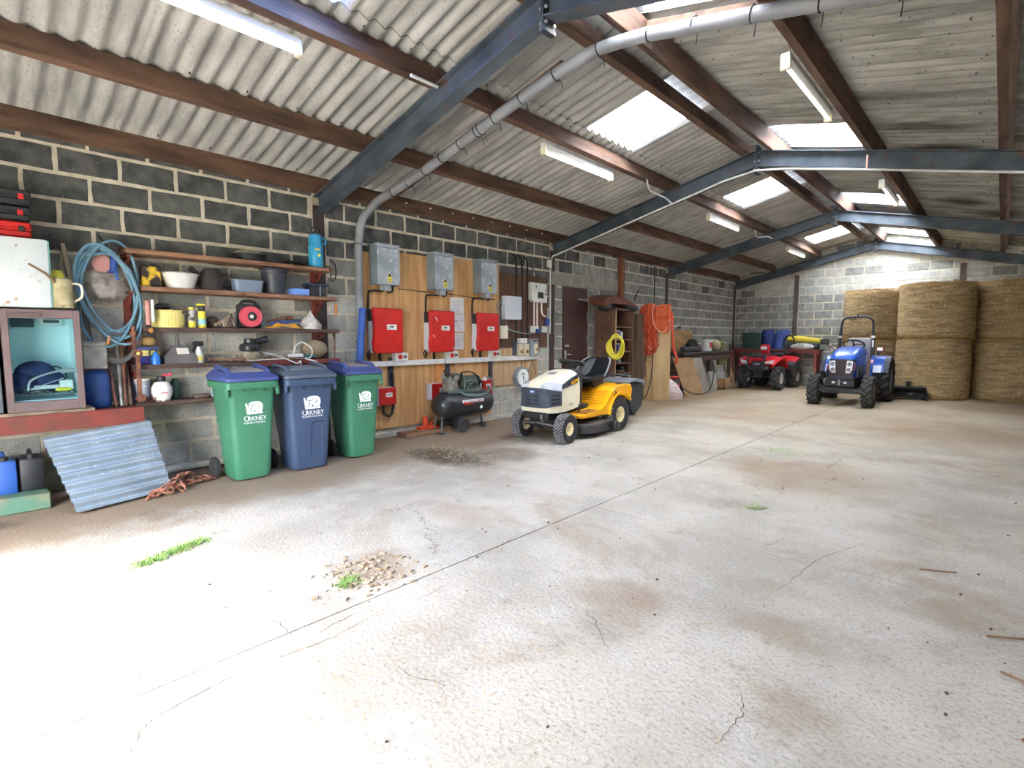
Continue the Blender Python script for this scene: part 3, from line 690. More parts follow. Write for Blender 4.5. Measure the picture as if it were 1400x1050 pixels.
S('dark_bottle', 'dark bottle with pale cap behind the rods', 'bottle', G().lathe([(.04, 0), (.04, .16), (.018, .2), (.018, .24), (.001, .24)], 12, (.12, 1.13, .735)), mat('dark_bottle', (62, 62, 84), .4))

# under the bench
t = T('corrugated_sheet', 'galvanised corrugated metal sheet leaning against the red bench', 'metal sheet')
g = G(); A, B_, C_, D_ = Vector((.60, .42, .57)), Vector((.57, 1.14, .63)), Vector((.98, .56, .015)), Vector((.78, 1.235, .015))
n_, m_ = 72, 2; V = []
for th_ in (0, .003):
    V.append([])
    for i in range(n_ + 1):
        u = i / n_; p, q = A.lerp(C_, u), B_.lerp(D_, u); nrm = (C_ - A).cross(B_ - A).normalized() * -1
        o = nrm * (.02 * math.cos(2 * PI * u * 8.5) + th_)
        V[-1].append([g.bm.verts.new(p.lerp(q, j / m_) + o) for j in range(m_ + 1)])
for a in V:
    for i in range(n_):
        for j in range(m_): g.bm.faces.new((a[i][j], a[i + 1][j], a[i + 1][j + 1], a[i][j + 1]))
for j in (0, m_):
    for i in range(n_): g.bm.faces.new((V[0][i][j], V[0][i + 1][j], V[1][i + 1][j], V[1][i][j]))
P('sheet', g, mat('galv_sheet', (152, 166, 176), .4, .35, c2=(132, 148, 160), scale=5, speck=((206, 216, 222), 60, .66)), t, ang=60)
S('channel_beam', 'green painted timber beam lying on the floor at the bench foot', 'beam', G().box((.52, .10, .065), (.16, .70, .13), .008), mat('green_paint', (86, 124, 104), .7, c2=(140, 128, 104), scale=3, lo=.45, hi=.6))
for i, (y, c, lb) in enumerate(((.02, 'drum_blue', 'blue jerrycan under the red bench at the left edge'), (.21, 'drum_blue', 'second blue jerrycan under the red bench, beside the black one'), (.37, 'black_plastic', 'black jerrycan under the red bench behind the corrugated sheet'))):
    t = T('jerrycan', lb, 'jerrycan', (.2, y, 0), group='jerrycans under the red bench')
    cc = mat('can_blue', (52, 96, 176), .45) if c == 'drum_blue' else BLACK
    P('body', G().box((0, 0, .19), (.26, .15, .36), .025, seg=2), cc, t)
    P('handle', G().tube(curve([(-.08, 0, .36), (-.06, 0, .41), (.03, 0, .41), (.05, 0, .36)], 4), .014, 6), cc, t)
    P('cap', G().cyl((.09, 0, .36), (.09, 0, .40), .028, n=12), BLACK, t)
t = T('chain_heap', 'heap of rusty chain on the floor beside the corrugated sheet', 'chain')
lk = G().tube([(-.032, -.018, 0), (.032, -.018, 0), (.046, 0, 0), (.032, .018, 0), (-.032, .018, 0), (-.046, 0, 0)], .0065, 6, closed=True).mesh('link', mat('chain_rust', (172, 116, 92), .85, c2=(128, 82, 64), scale=20))
cp = [Vector((.96, 1.02, .02)), Vector((.86, 1.10, .05)), Vector((.92, 1.18, .03)), Vector((.80, 1.22, .07)), Vector((.88, 1.3, .03)), Vector((.7, 1.3, .1)), Vector((.62, 1.34, .06)), Vector((.72, 1.4, .03)), Vector((.58, 1.46, .05)), Vector((.64, 1.56, .02)), Vector((.76, 1.28, .05)), Vector((.9, 1.08, .03)), Vector((.84, 1.2, .09)), Vector((.7, 1.34, .12)), Vector((.62, 1.42, .09)), Vector((.56, 1.36, .02)), Vector((.66, 1.5, .02)), Vector((.6, 1.66, .015))]
q = curve(cp, 2)
for i in range(len(q) - 1):
    d = q[i + 1] - q[i]; o = obj('link', lk, t, (q[i] + q[i + 1]) / 2)
    o.rotation_euler = (R.choice((0, PI / 2)) + R.uniform(-.5, .5), -math.atan2(d.z, max(.02, math.hypot(d.x, d.y))), math.atan2(d.y, d.x) + R.uniform(-.4, .4)); o.location.z = max(o.location.z, .026)
    o.scale = (max(.9, min(1.5, d.length / .085)), 1.25, 1.25)
t = S('drain_pipe', 'pale plastic pipe lying along the wall foot behind the chain', 'pipe', G().cyl((.055, 1.15, .04), (.055, 2.05, .045), .035, n=12), mat('pale_pipe', (196, 196, 192), .6, c2=(224, 220, 206), scale=10))

# ------------------------------------------------------------------ shelves
def shelf(label, parts, brackets=True):
    t_ = T('wall_shelf', label, 'shelf')
    for y0, y1, zt, m, x0, x1, th_ in parts: P('plank', G().box(((x0 + x1) / 2, (y0 + y1) / 2, zt - th_ / 2), (x1 - x0, y1 - y0, th_), .004), m, t_)
    z = parts[0][2] - .045
    if brackets:
        for y in (1.13, 2.95): P('bracket', G().bar((.065, y, z - .015), (.24, y, z - .015), .03, .02).bar((.066, y, z - .16), (.22, y, z - .03), .02, .015), RUST, t_)
shelf('topmost wall shelf, a long plank carrying the blue water bottle', [(1.1, 3.08, 2.145, WOOD_S, .02, .28, .042)])
shelf('second wall shelf, carrying the white basin and black bucket', [(1.2, 2.1, 1.815, WOOD_S, .02, .28, .042), (2.1, 3.12, 1.815, WOOD_S, .02, .28, .042)])
shelf('third wall shelf, a dark plank carrying the red cable reel', [(1.2, 3.14, 1.44, WOOD_D, .02, .28, .042)])
shelf('fourth wall shelf, dark and red painted, carrying the grey funnel', [(1.12, 2.2, 1.095, WOOD_D, .02, .28, .042), (2.2, 3.14, 1.095, WOOD_D, .02, .2, .042), (2.2, 3.14, 1.097, RUST, .2, .28, .05)])
shelf('lowest wall shelf, carrying the round white sprayer', [(1.1, 2.3, .745, WOOD_D, .02, .28, .042)], False)
for y, nm in ((1.13, 'red steel upright at the left end of the wall shelves'), (2.95, 'red steel upright at the right end of the wall shelves')): S('shelf_upright', nm, 'upright', G().box((.035, y, 1.42), (.05, .05, 1.5)), RUST)
g = G()
for i in range(3): g.tube(curve([(.24, 3.06 + .02 * i, 1.43), (.23, 3.10, 1.3), (.25, 3.08, 1.1 + .05 * i)], 4), .008, 6)
S('iron_hangers', 'dark iron rods hanging off the shelf ends', 'rod', g, RUSTY)
S('wood_mallet', 'small wooden mallet handle hanging from the second shelf end', 'tool', G().lathe([(.01, 0), (.018, .04), (.022, .1), (.014, .14), (.001, .15)], 10, (.3, 3.09, 1.6)), mat('tool_wood', (176, 118, 64), .7))

# --- top shelf
t = T('water_bottle', 'bright blue water bottle with black handle at the shelf end', 'bottle', (.17, 2.93, 2.145))
P('body', G().lathe([(.075, 0), (.082, .01), (.082, .25), (.07, .27), (.07, .28), (.078, .29), (.078, .36), (.06, .38), (.001, .38)], 22), LBLUE, t)
P('lid', G().lathe([(.05, .38), (.05, .41), (.001, .415)], 18).tube(curve([(0, -.04, .40), (0, -.03, .45), (0, .04, .45), (0, .05, .40)], 4), .01, 6), BLACK, t)
P('loop', G().tube(curve([(.02, .075, .35), (.02, .11, .34), (.02, .11, .29), (.02, .078, .28)], 4), .012, 6), LBLUE, t)
P('mark', G().box((.083, -.02, .2), (.002, .07, .014)).box((.083, -.02, .215), (.002, .05, .006)), YELP, t)
P('mark', G().box((.083, 0, .14), (.002, .03, .03)), YELP, t)
t = T('sieve_pan', 'black pan with domed pale lid on the top shelf', 'pan', (.14, 2.2, 2.145))
P('bowl', G().lathe([(.13, 0), (.17, .07), (.165, .07), (.12, .01), (.001, .01)], 24), BLACK, t)
P('lid', G().lathe([(.165, .072), (.12, .105), (.05, .12), (.001, .122)], 24), mat('khaki_lid', (158, 154, 124), .6), t)
g = G()
for i in range(4): g.tube(curve([(.2, 2.42 + .04 * i, 2.155), (.24, 2.55, 2.16 + .01 * i), (.17, 2.7 + .03 * i, 2.17), (.22, 2.84, 2.155), (.2, 2.66, 2.16)], 5), .006, 6)
S('cable_bundle', 'loose black cables lying between pan and blue bottle', 'cable', g, CABLE)
S('hung_cable', 'black cable looped over the top shelf end by the blue bottle', 'cable', G().tube(curve([(.26, 3.0, 2.155), (.29, 3.03, 2.15), (.295, 3.05, 2.0), (.3, 3.1, 2.06), (.25, 3.12, 2.2), (.2, 3.08, 2.25)], 5), .007, 6), CABLE)
# --- second shelf
t = T('oil_can', 'rusty black and yellow oil can at the left of the second shelf', 'can', (.17, 1.3, 1.815))
P('body', G().box((0, 0, .1), (.11, .15, .195), .012), mat('old_can', (48, 40, 34), .6, c2=(214, 176, 40), scale=7, lo=.5, hi=.56), t)
P('cap', G().cyl((.02, .02, .197), (.02, .02, .215), .02, n=10), BLACK, t)
S('white_basin', 'white oval plastic basin on the second shelf', 'basin', G().lathe([(.11, 0), (.155, .13), (.168, .14), (.16, .148), (.148, .138), (.10, .012), (.001, .012)], 28, (.155, 1.545, 1.815)), WHITE)
t = T('kettle', 'blackened metal watering can on the second shelf', 'kettle', (.16, 1.82, 1.815))
P('body', G().lathe([(.1, 0), (.105, .02), (.09, .18), (.06, .22), (.001, .225)], 20), mat('sooty', (64, 58, 56), .7, c2=(44, 40, 40), scale=9), t)
P('spout', G().tube([(0, -.08, .1), (.03, -.13, .16), (.05, -.2, .2)], [.02, .016, .03], 8), mat('sooty', (64, 58, 56)), t)
P('handle', G().tube(curve([(0, .085, .17), (0, .16, .16), (0, .16, .06), (0, .1, .04)], 4), .01, 6), mat('sooty', (64, 58, 56)), t)
def tub(name, label, cat, loc, L_, D_, H_, c, rim=.012):
    g = G()
    for k, (s_, z) in enumerate(((.84, 0), (1, H_), (1 + rim / L_ * 2, H_), (1 + rim / L_ * 2, H_ - .012))): pass
    def ring(s_, z, e=0): 
        a, b_ = D_ / 2 * s_ + e, L_ / 2 * s_ + e; r = min(a, b_) * .35; o = []
        for cx, cy, q0 in ((a - r, b_ - r, 0), (-a + r, b_ - r, 1), (-a + r, -b_ + r, 2), (a - r, -b_ + r, 3)):
            for j in range(4): q_ = PI / 2 * (q0 + j / 3); o.append((cx + r * math.cos(q_), cy + r * math.sin(q_), z))
        return o
    g.rings([ring(.84, 0), ring(1, H_), ring(1, H_, rim), ring(1, H_ + .006, rim), ring(1, H_ + .006, -.004), ring(.84, .012, -.006)])
    return S(name, label, cat, g, c, loc)
tub('washing_up_bowl', 'grey rectangular washing up bowl on the second shelf', 'bowl', (.165, 2.15, 1.815), .30, .22, .12, mat('bowl_grey', (122, 136, 156), .45))
t = T('black_bucket', 'black plastic bucket in the middle of the second shelf', 'bucket', (.15, 2.45, 1.815))
P('body', G().lathe([(.10, 0), (.135, .25), (.15, .255), (.15, .27), (.13, .27), (.095, .012), (.001, .012)], 26), mat('bucket_dark', (62, 68, 80), .45, c2=(46, 50, 60), scale=3), t)
P('handle', G().tube(curve([(0, -.15, .25), (.1, -.1, .22), (.14, 0, .2), (.1, .1, .22), (0, .15, .25)], 5), .004, 6), STEELB, t)
S('blue_box', 'light blue small box at the edge of the second shelf', 'box', G().box((.21, 2.70, 1.855), (.10, .2, .075), .008).box((.21, 2.59, 1.85), (.09, .02, .06), .004), mat('box_blue', (110, 148, 220), .5))
t = T('battery_pack', 'black battery with blue top edge beside the light blue box', 'battery', (.14, 2.92, 1.815))
P('body', G().box((0, 0, .06), (.16, .2, .12), .006), BLACK, t)
P('top_rim', G().box((0, 0, .135), (.18, .23, .025), .006), mat('deep_blue', (34, 60, 96), .5), t)
P('strap', G().box((.085, .02, .07), (.006, .012, .15)), GREY, t)
# --- third shelf
t = T('reel_clamp', 'faded pink and white hose clamp hanging at the third shelf', 'clamp', (.31, 1.23, 1.44))
P('jaw', G().cyl((0, 0, .02), (0, 0, .24), .02, n=10), mat('faded_pink', (196, 140, 132), .6), t); P('jaw', G().cyl((.0, .04, .05), (.0, .04, .25), .014, n=10), WHITE, t)
P('knob', G().sph((0, .02, -.03), .025, 10, 6), mat('tool_wood', (176, 118, 64)), t)
t = T('yellow_tub', 'round pale yellow tub holding dark tools on the third shelf', 'tub', (.16, 1.42, 1.44))
P('body', G().lathe([(.125, 0), (.13, .01), (.138, .15), (.145, .155), (.14, .165), (.13, .155), (.12, .012), (.001, .012)], 30), mat('tub_yellow', (226, 212, 130), .55), t)
g = G()
for a in range(30): g.box((.1345 * math.cos(a * PI / 15), .1345 * math.sin(a * PI / 15), .08), (.006, .006, .12))
P('rib', g, mat('tub_yellow', (226, 212, 130)), t)['kind'] = 'stuff'
S('paint_brush', 'dark brush handle sticking out of the yellow tub', 'brush', G().bar((.22, 1.44, 1.64), (.26, 1.56, 1.57), .02, .025, bev=.004).box((.18, 1.38, 1.645), (.08, .1, .04), .01), BLACK)
S('trowel', 'black trowel lying across the yellow tub', 'trowel', G().sph((.13, 1.39, 1.63), .06, 12, 6, (1, 1.2, .5)).box((.2, 1.33, 1.63), (.05, .06, .03), .006), mat('dark_iron', (48, 42, 46), .6))
def can(name, lb, cat, loc, r, h, body, cap, band=None, ch=.03):
    t = T(name, lb, cat, loc)
    P('body', G().lathe([(r, 0), (r, h - ch), (r * .8, h - ch + .008), (.001, h - ch + .01)], 16), body, t)
    P('cap', G().lathe([(r * .85, h - ch + .004), (r * .85, h), (.001, h)], 14), cap, t)
    if band: P('band', G().lathe([(r * 1.02, h * band[0]), (r * 1.02, h * band[1])], 16, cap=False), band[2], t)
    return t
can('spray_can', 'pale spotted spray can with yellow cap on the third shelf', 'can', (.2, 1.615, 1.44), .032, .20, mat('spotted_can', (190, 186, 180), .4, c2=(60, 60, 56), scale=28, lo=.48, hi=.56), YELP, (.02, .3, YELP))
can('spray_can', 'bright yellow trigger bottle next to the pale spotted can', 'bottle', (.2, 1.705, 1.44), .034, .22, YELP, mat('dark_cap', (60, 60, 50), .5), (.15, .4, mat('cyan_label', (150, 200, 214), .5)), ch=.06)
S('trigger_head', 'yellow spray head on the bright yellow trigger bottle', 'cap', G().box((.2, 1.70, 1.668), (.04, .075, .02), .005), YELP)
g = G()
for i in range(7): g.tube(curve([(.15 + .02 * i, 1.8 + .03 * i, 1.46), (.2, 1.86 + .02 * i, 1.50 + .012 * i), (.16 + .015 * i, 1.95, 1.48 + .015 * i), (.22, 2.02 - .02 * i, 1.455)], 5), .010, 6)
S('rope_bundle', 'tangled grey brown rope between spray cans and red reel', 'rope', g, mat('old_rope', (168, 152, 132), .9, c2=(104, 84, 70), scale=14))
S('rope_coil', 'dark coil of webbing behind the tangled rope', 'rope', G().torus((.14, 1.82, 1.49), .05, .02, 'x', 18, 6).torus((.17, 1.84, 1.485), .04, .015, 'x', 18, 6), mat('dark_web', (58, 44, 38), .9))
t = T('cable_reel', 'red and black extension cable reel on the third shelf', 'cable reel', (.2, 2.165, 1.44))
P('frame', G().box((-.04, 0, .13), (.06, .24, .25), .02, seg=2).tube(curve([(-.04, -.08, .25), (-.04, -.05, .285), (-.04, .05, .285), (-.04, .08, .25)], 4), .016, 8), BLACK, t)
P('drum', G().lathe([(.001, .05), (.045, .05), (.05, .042), (.105, .042), (.112, .03), (.112, -.01), (.001, -.01)], 30, (0, 0, .125), 'x'), mat('reel_red', (216, 84, 98), .5), t)
P('hub', G().lathe([(.001, .066), (.03, .066), (.046, .056), (.046, .04), (.001, .04)], 20, (0, 0, .125), 'x'), BLACK, t)
P('socket', G().cyl((.064, -.01, .125), (.07, -.01, .125), .02, n=12), WHITE, t)
S('blue_tool', 'blue handled long tool lying past the cable reel', 'tool', G().bar((.22, 2.36, 1.50), (.2, 2.6, 1.53), .035, .03, bev=.006).cyl((.2, 2.6, 1.53), (.19, 2.7, 1.54), .012, n=8), mat('tool_blue', (52, 78, 132), .5))
S('claw_hammer', 'brown handled hammer lying behind the blue tool', 'hammer', G().bar((.12, 2.36, 1.52), (.14, 2.62, 1.58), .022, .03, bev=.006).bar((.1, 2.6, 1.55), (.2, 2.62, 1.57), .03, .03), RUSTY)
g = G()
for i in range(5): g.tube(curve([(.22 + .01 * i, 2.3 + .02 * i, 1.452), (.25, 2.42, 1.46 + .01 * i), (.2 + .015 * i, 2.52, 1.475), (.25, 2.62, 1.455 + .01 * i), (.21, 2.72 - .02 * i, 1.452)], 5), .007, 6)
S('rope_orange', 'orange yellow rope along the front edge of the third shelf', 'rope', g, mat('amber_rope', (214, 158, 58), .8))
g = G(); g.M = Matrix.Translation((.17, 2.84, 1.44)); g.lathe([(.10, 0), (.12, .05), (.09, .1), (.04, .16), (.012, .2), (.02, .215), (.001, .215)], 14)
for v in g.bm.verts: v.co += Vector((noise.noise(v.co * 14), noise.noise(v.co * 14 + Vector((5, 0, 0))), 0)) * .03
S('plastic_bag', 'crumpled clear white plastic bag at the third shelf end', 'bag', g, mat('bag_white', (214, 210, 204), .4, c2=(180, 172, 166), scale=20, bump=.6, bscale=30))
S('white_packet', 'small white packet lying before the plastic bag', 'packet', G().box((.25, 2.78, 1.455), (.06, .12, .025), .006), WHITE)
# --- fourth shelf
t = T('paint_tin', 'blue and yellow lidded tin at the left of the fourth shelf', 'tin', (.15, 1.235, 1.095))
P('body', G().box((0, 0, .07), (.16, .17, .14), .008), mat('tin_blue', (46, 44, 116), .45), t); P('band', G().box((.002, 0, .105), (.162, .172, .055), .004), mat('tin_yellow', (226, 214, 130), .5), t); P('lid', G().box((0, 0, .15), (.165, .175, .025), .008), mat('tin_lid', (84, 92, 150), .5), t)
S('sponge', 'tan rounded sponge on top of the blue and yellow tin', 'sponge', G().sph((.15, 1.25, 1.31), .06, 12, 8, (1, 1.2, .85)), mat('sponge', (164, 134, 84), .9, bump=.5, bscale=50))
t = T('oiler', 'small blue pump oiler in front of the tin', 'oil can', (.25, 1.285, 1.095))
P('body', G().lathe([(.036, 0), (.038, .07), (.02, .1), (.012, .12), (.001, .125)], 16), mat('oiler_blue', (36, 110, 190), .35), t); P('lever', G().tube(curve([(0, -.02, .05), (.01, -.05, .1), (0, -.03, .14), (0, .02, .12)], 4), .006, 6), BLACK, t)
t = T('funnel', 'large grey square funnel standing upside down on the fourth shelf', 'funnel', (.155, 1.49, 1.095))
g = G(); g.rings([[(a, b_, 0) for a, b_ in ((-.11, -.13), (.11, -.13), (.11, .13), (-.11, .13))], [(a, b_, .07) for a, b_ in ((-.11, -.13), (.11, -.13), (.11, .13), (-.11, .13))], [(a, b_, .175) for a, b_ in ((-.035, -.04), (.035, -.04), (.035, .04), (-.035, .04))]]); g.cyl((0, 0, .16), (0, 0, .29), .024, .014, 14)
P('cone', g, mat('funnel_grey', (104, 100, 98), .6, c2=(86, 82, 80), scale=5), t)
P('price_tag', G().box((.09, .02, .12), (.005, .1, .07), m=Matrix.Rotation(-.62, 4, 'Y')), mat('tag', (216, 206, 194), .6), t)
t = T('spray_gun', 'white spray bottle with dark trigger head on the fourth shelf', 'spray bottle', (.2, 1.66, 1.095))
P('body', G().lathe([(.04, 0), (.042, .08), (.03, .13), (.016, .16), (.001, .16)], 14), mat('mist_white', (206, 206, 206), .4), t)
P('trigger', G().box((0, .0, .19), (.04, .09, .05), .01).bar((0, -.02, .17), (.02, -.05, .11), .015, .02), BLACK, t)
P('label_band', G().lathe([(.0425, .02), (.0435, .07)], 14, cap=False), mat('label_yellow', (222, 210, 120), .5), t)
t = T('metal_pump', 'dark shiny metal pump head on top of a stone disc', 'pump', (.17, 2.16, 1.20))
P('body', G().lathe([(.1, 0), (.11, .04), (.1, .07), (.06, .09), (.06, .13), (.001, .14)], 18), mat('dark_shiny', (74, 74, 76), .35, .4, c2=(40, 40, 44), scale=16), t)
P('outlet', G().cyl((.02, .05, .1), (.04, .17, .13), .035, n=12), mat('dark_shiny', (74, 74, 76)), t)
S('millstone', 'pale flat stone disc under the dark pump on the fourth shelf', 'stone', G().lathe([(.10, 0), (.12, .03), (.12, .07), (.1, .10), (.001, .10)], 18, (.17, 2.16, 1.097)), mat('stone_pale', (158, 148, 124), .9, c2=(120, 110, 92), scale=26, bump=.5))
g = G(); g.sph((.13, 2.89, 1.21), .115, 18, 12, (.85, 1.4, .95))
S('rounded_float', 'smooth tan rounded float on the fourth shelf end', 'float', g, mat('float_tan', (166, 150, 122), .8, c2=(142, 126, 100), scale=9))
t = T('extension_lead', 'white extension socket and cord spilling over the fourth shelf', 'extension lead', (0, 0, 0))
P('socket_block', G().box((.235, 2.62, 1.145), (.06, .16, .04), .008), WHITE, t)
P('cord', G().tube(curve([(.22, 2.28, 1.18), (.26, 2.38, 1.16), (.27, 2.50, 1.11), (.31, 2.6, 1.06), (.31, 2.64, 1.08), (.3, 2.65, .93)], 7), .008, 6), WHITE, t)
P('cord', G().tube(curve([(.23, 2.60, 1.16), (.2, 2.64, 1.25), (.2, 2.72, 1.29), (.25, 2.8, 1.22), (.27, 2.78, 1.13), (.3, 2.70, 1.11), (.31, 2.84, 1.06), (.31, 2.88, .95)], 7), .008, 6), WHITE, t)
g = G()
for i in range(34):
    y, x = R.uniform(1.72, 2.7), R.uniform(.06, .26); a = R.uniform(-.5, .5); l = R.uniform(.05, .14)
    g.bar((x, y, 1.107 + .01 * (i % 3)), (x + l * math.sin(a) * .4, y + l, 1.11 + R.uniform(0, .03)), R.uniform(.01, .022), R.uniform(.008, .018))
S('scrap_strips', 'loose wood and metal offcuts along the fourth shelf', 'scrap', g, mat('scrap_wood', (164, 128, 100), .85, c2=(110, 76, 60), scale=20), kind='stuff')
S('long_ruler', 'long pale strip along the front of the fourth shelf', 'strip', G().bar((.265, 2.1, 1.105), (.25, 2.5, 1.115), .03, .012), mat('pale_strip', (206, 200, 190), .6))
S('red_tool', 'red handled pliers beside the white socket block', 'pliers', G().bar((.2, 2.48, 1.12), (.22, 2.62, 1.115), .02, .02, bev=.004).bar((.17, 2.5, 1.12), (.22, 2.6, 1.12), .02, .02, bev=.004), REDP)
S('teal_strap', 'teal strap lying by the tan float', 'strap', G().tube(curve([(.24, 2.72, 1.12), (.22, 2.78, 1.15), (.25, 2.84, 1.12)], 4), .01, 6), mat('teal', (50, 130, 140), .6))
# --- bottom shelf
t = T('pressure_sprayer', 'round white pressure sprayer with black pump on the bottom shelf', 'sprayer', (.24, 1.32, .745))
g = G().lathe([(.04, .0), (.07, .02), (.088, .08), (.085, .13), (.06, .175), (.03, .19), (.001, .19)], 20)
for k in range(5): g.sph((.045 * math.cos(k * 1.257), .045 * math.sin(k * 1.257), .012), .022, 8, 5, (1, 1, .6))
P('tank', g, mat('tank_white', (232, 222, 222), .4), t); P('pump', G().lathe([(.036, .185), (.036, .235), (.001, .24)], 14), BLACK, t)
P('nozzle', G().cyl((0, .01, .24), (0, .06, .25), .012, n=8).sph((0, .075, .25), .018, 8, 6), mat('nozzle_pink', (206, 70, 90), .5), t); P('print', G().box((.086, 0, .085), (.004, .06, .012)), mat('print_red', (206, 110, 120), .6), t)
S('dark_flask', 'dark green flask behind the round white sprayer', 'flask', G().lathe([(.05, 0), (.05, .15), (.02, .2), (.001, .2)], 14, (.12, 1.46, .745)), mat('dark_green', (34, 62, 54), .5))
t = T('lidded_tin', 'dull grey lidded tin at the left of the bottom shelf', 'tin', (.13, 1.19, .745))
P('body', G().lathe([(.065, 0), (.065, .2), (.001, .2)], 18), GALV, t); P('lid', G().lathe([(.068, .2), (.068, .215), (.001, .22)], 18), CREAM, t)
g = G()
for i in range(22):
    c = Vector((R.uniform(.2, .27), R.uniform(1.13, 1.27), .75)); g.tube([c, c + Vector((R.uniform(-.04, .04), R.uniform(-.05, .05), R.uniform(.005, .06)))], .007, 6)
S('bolt_pile', 'little pile of rusty bolts beside the white sprayer', 'bolts', g, RUSTY, kind='stuff')
S('dusty_wedge', 'dusty dark brown wedge on the bottom shelf', 'scrap', G().box((.2, 1.66, .765), (.1, .14, .04), .012), mat('dusty', (104, 88, 76), .9))
S('glass_jar', 'small clear jar with pale label near the green bin', 'jar', G().lathe([(.035, 0), (.035, .07), (.028, .09), (.001, .09)], 14, (.2, 1.78, .745)).box((.236, 1.78, .79), (.004, .04, .04)), mat('jar', (170, 176, 178), .2))
S('blue_bag_small', 'small grey blue plastic bag behind the green bin', 'bag', G().sph((.15, 1.92, .78), .06, 10, 6, (1, 1.4, .7)), mat('bag_bluegrey', (136, 150, 160), .5))
# ------------------------------------------------------------------ wheeled bins
def wheelie_bin(loc, rz, body, lid, label, lidpanel, recess=False, sc_=1.0):
    t = T('wheelie_bin', label, 'bin', loc, rz, 'wheeled council bins')
    def ring(x0, x1, hw, z, r=.05):
        o = []
        for cx, cy, q0 in ((x1 - r, hw - r, 0), (x0 + r, hw - r, 1), (x0 + r, -hw + r, 2), (x1 - r, -hw + r, 3)):
            for j in range(5): q = PI / 2 * (q0 + j / 4); o.append((cx + r * math.cos(q), cy + r * math.sin(q), z))
        return o
    wt, wb = .225 * sc_, .165 * sc_
    def up(g):
        for v in g.bm.verts: v.co.z += max(0, .29 - v.co.x) * .055 * min(1, max(0, (v.co.z - .944) / .05))
    g = G(); g.rings([ring(-.13, .205, wb - .012, .015, .06), ring(-.14, .215, wb, .05, .06), ring(-.16, .22, wb + .012, .3), ring(-.25, .255, wt - .015, .88), ring(-.255, .26, wt - .012, .90)])
    P('body', g, body, t)
    g = G(); g.rings([ring(-.27, .285, wt + .012, .875, .04), ring(-.27, .285, wt + .012, .935, .04), ring(-.255, .27, wt, .945, .04)])
    for y in (-wt - .0, wt + .0): g.box((.25, y, .85), (.035, .03, .09), .006)
    for y in (-.1, 0, .1): g.box((.262, y, .862), (.02, .008, .03))
    P('rim', g, body, t)
    g = G(); g.rings([ring(-.285, .295, wt + .014, .945, .04), ring(-.285, .295, wt + .014, .972, .04), ring(-.25, .24, wt - .02, 1.005, .06), ring(-.2, .18, wt - .06, 1.02, .06)])
    up(g); P('lid', g, lid, t)
    g = G(); g.rings([ring(-.215, .19, wt - .06, 1.010, .05), ring(-.205, .18, wt - .065, 1.024, .05)]); up(g); P('lid_panel', g, lidpanel, t)
    for y in (-wt + .05, wt - .05): gg = G().tube(curve([(-.16, y, 1.01), (-.14, y, 1.045), (.12, y, 1.035), (.17, y, 1.0)], 4), .02, 8); up(gg); P('lid_grip', gg, lid, t)
    g = G(); g.tube([(-.30, -wt + .03, .93), (-.33, -wt + .03, .96), (-.33, wt - .03, .96), (-.30, wt - .03, .93)], .014, 8); P('handle', g, body, t)
    P('axle', G().cyl((-.13, -wt - .02, .1), (-.13, wt + .02, .1), .012, n=8), STEELB, t)
    for s_ in (-1, 1):
        wv = P('wheel', G().lathe([(.045, -.025), (.09, -.025), (.1, -.015), (.1, .015), (.09, .025), (.045, .025)], 22, (-.13, s_ * (wt + .012), .1), 'y'), RUBBER, t)
        P('hub', G().lathe([(.001, -.02), (.05, -.02), (.05, .022), (.02, .03), (.001, .03)], 16, (-.13, s_ * (wt + .012), .1), 'y'), GREYD, wv)
    # front print: emblem, name and line, lying on the sloping front face
    sl = math.atan((.255 - .22) / .58); fx = lambda z: .22 + (z - .3) / .58 * .035 + .002
    rot = (PI / 2 + 0, 0, PI / 2); k = sc_
    def front(g, name, y, z, parent=t): return P(name, g, PRINT, parent, (fx(z), y, z), (0, sl, 0))
    yo = .01; k = sc_ * 1.22
    g = G()
    base = [(-.055, -.035), (-.06, .0), (-.068, .05), (-.058, .052), (-.05, .03), (-.04, .05), (-.02, .06), (.01, .063), (.04, .058), (.058, .04), (.062, .01), (.054, -.012), (.06, -.035)]
    g.prism([(a * k, b_ * k) for a, b_ in base], 0, .0012, 'x')
    e_ = front(g, 'emblem', yo, .675)
    g = G()
    for a, b_, w_, h in ((-.02, .03, .03, .005), (-.025, .005, .006, .03), (.0, -.012, .012, .012), (.032, .02, .006, .022), (.02, .008, .012, .005), (.03, -.018, .025, .004), (-.035, -.02, .02, .004), (.005, .04, .02, .004), (-.045, .03, .005, .02)):
        g.box((.0014, a * k, b_ * k), (.001, w_ * k, h * k))
    P('emblem_mark', g, body, e_)
    text('O', .062 * k, PRINT, t, (fx(.59), yo - .058 * k, .59), (PI / 2 - sl, 0, PI / 2), sx=.9)
    text('RKNEY', .047 * k, PRINT, t, (fx(.588), yo + .018 * k, .588), (PI / 2 - sl, 0, PI / 2), sx=.95)
    text('ISLANDS COUNCIL', .0185 * k, PRINT, t, (fx(.55), yo, .55), (PI / 2 - sl, 0, PI / 2), sx=1.0)
    if recess:
        g = G(); z0, z1, y0, y1 = .04, .49, -.01, .125
        pts = [(z0, y0), (z1 - .05, y0), (z1 - .01, y0 + .015), (z1, y0 + .05), (z1, y1)]
        g.tube([(fx(z) - .001, y, z) for z, y in pts], .006, 6); P('recess_edge', g, mat('bin_blue_dark', (34, 52, 84), .5), t)
        g = G(); g.tube([(fx(.05) - .001, .115, .05), (fx(.45) - .001, .115, .45)], .008, 6); P('rib', g, body, t)
    return t
PRINT = mat('print_white', (240, 244, 242), .6)
